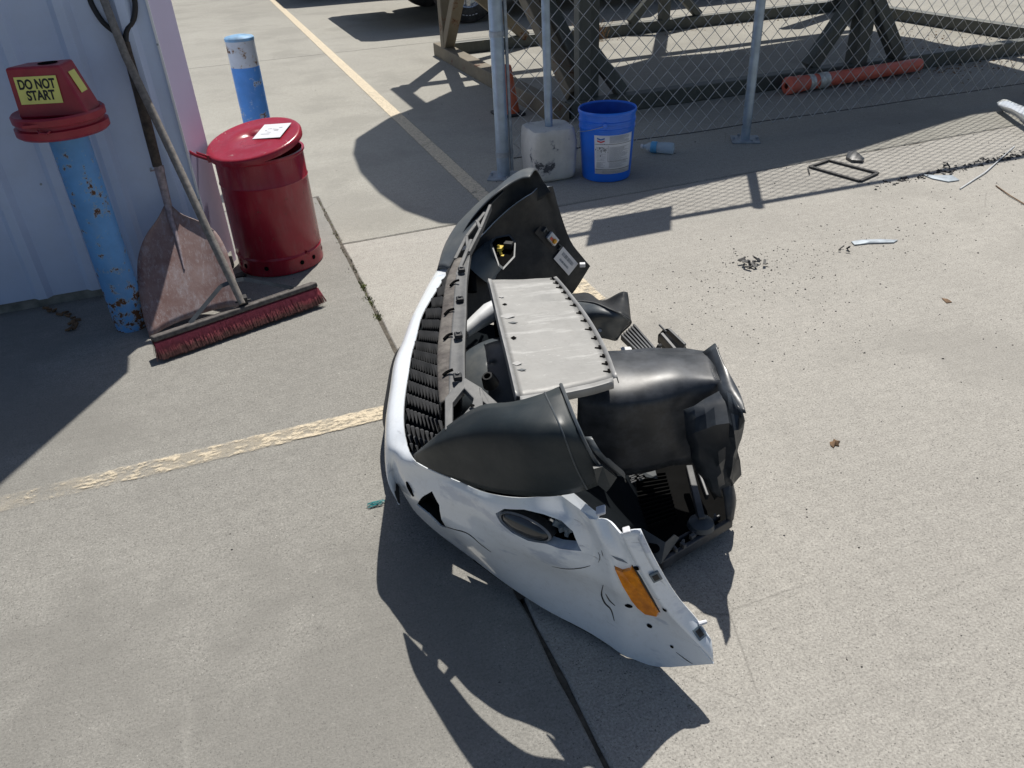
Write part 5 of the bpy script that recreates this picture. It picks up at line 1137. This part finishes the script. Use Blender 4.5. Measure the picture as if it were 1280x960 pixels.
# ---- black lower grille under it
lg = thing('lower_grille', 'black plastic lower grille frame with slots lying under the glossy liner', 'grille', (0.9134, 1.3035, 0.0000))
Pq = lambda a, c, t: Vector(a).lerp(Vector(c), t)
A0, A1, A2, A3 = V3([(0.7728, 1.6143, 0.0500), (1.0889, 1.3810, 0.0600), (0.9590, 1.1849, 0.0500), (0.7366, 1.1377, 0.0350)])
b = MB(); b.add([A0, A1, A2, A3, Vector((0.7406, 1.2481, 0.0500))], [(0, 1, 2, 3, 4)]); b.build('floor', 'dark_metal', lg, smooth=0, solid=.004)
b = MB(); b.bar(A3, A2, .012, .03); b.bar(A3+Vector((-.012, .03, .004)), A2+Vector((-.02, .02, .004)), .008, .02); build_each(b, 'front_rail', 'gloss_black', lg, smooth=0, bevel=.003)
MB().bar((0.9257, 1.3372, 0.1200), (0.8761, 1.1913, 0.0800), .016, .02).build('strut', 'grey_flange', lg, smooth=0, bevel=.002)
MB().bar((0.9481, 1.3338, 0.1100), (0.9257, 1.2466, 0.0900), .008, .02).build('strut', 'gloss_black', lg, smooth=0, bevel=.002)
for k in range(13):
    a = Pq((0.7834, 1.4032, 0.0750), (0.7360, 1.2324, 0.0600), k/12); c = Pq((0.8792, 1.3693, 0.0850), (0.8369, 1.2383, 0.0600), k/12); MB().bar(a, c, .004, .022).build('slat', 'dark_metal', lg, smooth=0)
b = MB(); b.add(V3([(0.7001, 1.2375, 0.1000), (0.7213, 1.2013, 0.1000), (0.7537, 1.1550, 0.0850), (0.7860, 1.1701, 0.0850), (0.7998, 1.1696, 0.0700), (0.7297, 1.1275, 0.0500), (0.7183, 1.1382, 0.0600), (0.7163, 1.1824, 0.0800)]), [(0, 1, 2, 5, 6, 7), (2, 3, 4, 5)]); b.build('corner_plate', 'shell_dust', lg, smooth=0, solid=.003)
b = MB(); b.disc((0.7191, 1.1532, 0.0820), .018, n=20); b.build('round_hole', 'dark_metal', lg, smooth=0)
MB().lathe([(.034, 0), (.030, .012), (.016, .02), (.001, .022)], (0.8769, 1.1931, 0.0600), (0, 0, 1), 24).build('lamp_bowl', 'shell_dust', lg)
random.seed(14)
for k in range(12):
    t = k/11; q = Pq((0.7616, 1.1392, 0.0550), (0.9189, 1.1752, 0.0650), t)+Vector((random.uniform(-.012, .006), random.uniform(0, .03), 0)); MB().box(q, (random.uniform(.008, .02), random.uniform(.004, .010), .012), (random.random()-.3, random.random(), 0)).build('clip_tooth', 'grey_flange', lg, smooth=0)
MB().grid(sheet([V3(c) for c in [[(0.9468, 1.2327, 0.1500), (0.9438, 1.2039, 0.1100), (0.9435, 1.1822, 0.0500)], [(0.9748, 1.2338, 0.1500), (0.9700, 1.2022, 0.1100), (0.9569, 1.1802, 0.0600)], [(1.0050, 1.2594, 0.1000), (0.9985, 1.2302, 0.0700), (0.9885, 1.2183, 0.0300)]]], 3, 3)).build('end_cap', 'gloss_black', lg, smooth=40, solid=.003)
b = MB()
for k in range(18):
    i, j = k % 3, k//3; q = Vector((0.7556, 1.3835, 0.1150))+Vector((.018*i+.004*(j % 2), .0, 0))*1.3+(Vector((0.7454, 1.3627, 0.1000))-Vector((0.7556, 1.3835, 0.1150)))*(j/5); b.tube([q, q+Vector((.016, .002, 0))], [.003, .002], 6)
build_each(b, 'perforation_rim', 'grey_flange', lg)
b = MB(); b.add(V3([(0.8061, 1.3756, 0.1200), (0.8409, 1.3645, 0.1300), (0.8296, 1.3270, 0.1200), (0.8102, 1.3491, 0.1150)]), [(0, 1, 2, 3)]); b.build('perforated_plate', 'shell_dust', lg, smooth=0, solid=.003)

# ---- second liner beyond the plate
l2 = thing('torn_liner', 'dusty grey torn liner with pointed wing beyond the aluminium plate', 'fender liner', (1.1581, 2.2923, 0.0000))
MB().grid(sheet([V3(c) for c in [
 [(0.9066, 2.0130, 0.2900), (0.8930, 1.9128, 0.2900), (0.9229, 1.9020, 0.2500), (0.9598, 1.9371, 0.1900)],
 [(0.9342, 1.9217, 0.3200), (0.9239, 1.8673, 0.3100), (0.9518, 1.8736, 0.2600), (0.9823, 1.9152, 0.1900)],
 [(0.9606, 1.8568, 0.3200), (0.9617, 1.8422, 0.3000), (0.9886, 1.8766, 0.2500), (1.0084, 1.9114, 0.1800)],
 [(0.9942, 1.8436, 0.3000), (1.0047, 1.8523, 0.2800), (1.0151, 1.8753, 0.2500), (1.0261, 1.9145, 0.2000)],
 [(1.0239, 1.8470, 0.2700), (1.0284, 1.8599, 0.2600), (1.0326, 1.8819, 0.2400), (1.0383, 1.9172, 0.2100)]]], 4, 4)).build('liner_skin', 'shell_dust', l2, smooth=60, solid=.003)
MB().grid(sheet([V3(c) for c in [
 [(1.0232, 2.2995, 0.1600), (1.0072, 2.2499, 0.1700), (0.9800, 2.1631, 0.2000)],
 [(1.1047, 2.3196, 0.1400), (1.0559, 2.1975, 0.1800), (0.9898, 2.0361, 0.2500)],
 [(1.1028, 2.2055, 0.1600), (1.0664, 2.1085, 0.2000), (0.9894, 1.9229, 0.2800)],
 [(1.1074, 2.0758, 0.2500), (1.0732, 2.0149, 0.2500), (0.9991, 1.8681, 0.2900)],
 [(1.1262, 2.0667, 0.2500), (1.1027, 2.0101, 0.2400), (1.0332, 1.8689, 0.2600)]]], 4, 4)).build('pointed_wing', 'black_matte', l2, smooth=35, solid=.003)
MB().tube(spline([(0.9072, 2.0145, 0.2920), (0.9330, 1.9194, 0.3240), (0.9594, 1.8545, 0.3240), (0.9929, 1.8415, 0.3040), (1.0221, 1.8437, 0.2720), (1.0197, 1.8975, 0.2100), (1.0065, 1.9025, 0.1850)], 4), .0025, 6).build('rim', 'grey_flange', l2)
MB().disc((0.9378, 1.8827, 0.2450), .006, (0, -.6, .8), 12).build('rivet', 'white_label', l2, smooth=0)
g2 = thing('grille_fragment', 'broken black slotted grille fragment between the grey liner and the glossy liner', 'grille piece', (1.2242, 2.1620, 0.0000))
for k in range(6):
    t = k/5; a = Pq((1.1013, 2.0482, 0.1000), (1.1717, 2.0958, 0.1000), t); c = Pq((1.0989, 1.9155, 0.1000), (1.1556, 1.9230, 0.1000), t); MB().bar(a, c, .007, .02).build('slat', 'gloss_black', g2, smooth=0, bevel=.001)
for k in range(5):
    t = (k+.4)/5; a = Pq((1.1055, 2.0561, 0.0950), (1.1031, 1.9228, 0.0950), t); c = Pq((1.1762, 2.1038, 0.0950), (1.1600, 1.9304, 0.0950), t); MB().bar(a, c, .006, .016).build('cross_bar', 'shell_dust', g2, smooth=0)
b = MB(); b.box(Vector((1.0762, 1.9656, 0.1000)), (.03, .035, .004), UA); b.build('pale_tab', 'white_tube', g2, smooth=0)
g3 = thing('bracket_fragment', 'broken black angle bracket sticking up right of the slotted fragment', 'bracket piece', (1.3274, 2.0819, 0.0000))
b = MB(); b.prism(V3([(1.2175, 2.0119, 0.1000), (1.2318, 2.0019, 0.1200), (1.2517, 2.0048, 0.1200), (1.2568, 1.9718, 0.1200), (1.2650, 1.9122, 0.1000), (1.2642, 1.8931, 0.0800), (1.2266, 1.9293, 0.0700), (1.2190, 1.9707, 0.0900)]), (0, 0, -.03)); b.build('plate', 'black_matte', g3, smooth=0, bevel=.003)
b = MB(); b.bar((1.2029, 1.9670, 0.1200), (1.2079, 1.8760, 0.1000), .012, .03); b.bar((1.2336, 1.9748, 0.1300), (1.2476, 1.8896, 0.1100), .010, .02); b.bar((1.2269, 2.0210, 0.1300), (1.2234, 1.9675, 0.1300), .006, .006); build_each(b, 'rib', 'gloss_black', g3, smooth=0, bevel=.002)
g4 = MB().bar((1.1526, 1.9073, 0.1000), (1.1533, 1.8873, 0.1400), .014, .010).build('black_stub', 'black_matte', smooth=0, bevel=.002); tag(pivot(g4, (1.2463, 2.0517, 0.0000)), 'short black plastic stub standing between the two broken fragments', 'plastic piece')

# ---- dome and pale tube under the flange
dm = thing('domed_cover', 'grey domed plastic cover with a hub showing between grille flange and plate', 'plastic cover', (0.6641, 2.0965, 0.0000))
dc = Vector((0.5529, 1.7283, 0.2600)); MB().lathe([(.17, -.05), (.165, -.01), (.145, .022), (.11, .045), (.06, .06), (.02, .064), (.001, .064)], dc, (-.25, -.15, 1), 48).build('dome', 'shell_dust', dm, solid=.003)
hb_ = Vector((0.4960, 1.6240, 0.3350)); MB().lathe([(.022, -.02), (.017, .008), (.013, .014), (.009, .014), (.008, .0), (.001, 0)], hb_, (-.35, -.2, 1), 24).build('hub', 'black_matte', dm)
MB().lathe([(.0075, 0), (.001, 0)], hb_+Vector((0, 0, .002)), (-.35, -.2, 1), 16).build('hub_hole', 'dark_metal', dm)
tb = MB().tube([(0.5104, 1.8774, 0.3400), (0.5612, 1.9064, 0.3500), (0.6044, 1.9245, 0.3600), (0.6500, 1.9418, 0.3600)], [.018, .024, .03, .032], 16).build('plastic_duct', 'white_tube'); tag(pivot(tb, (0.5879, 1.9972, 0.3000)), 'pale plastic duct lying inside the bumper between flange and plate', 'duct')
bx_ = thing('inner_panel', 'flat black plastic panel standing upright behind the domed cover', 'plastic panel', (0.7867, 2.2715, 0.0000))
MB().grid(sheet([V3(c) for c in [[LB(.25, .20, .36), LB(.25, .21, .2), LB(.25, .22, .07)], [LB(0, .235, .38), LB(0, .245, .2), LB(0, .25, .07)], [LB(-.2, .36, .38), LB(-.2, .37, .2), LB(-.2, .38, .07)]]], 3, 3)).build('panel', 'black_inner', bx_, solid=.003)
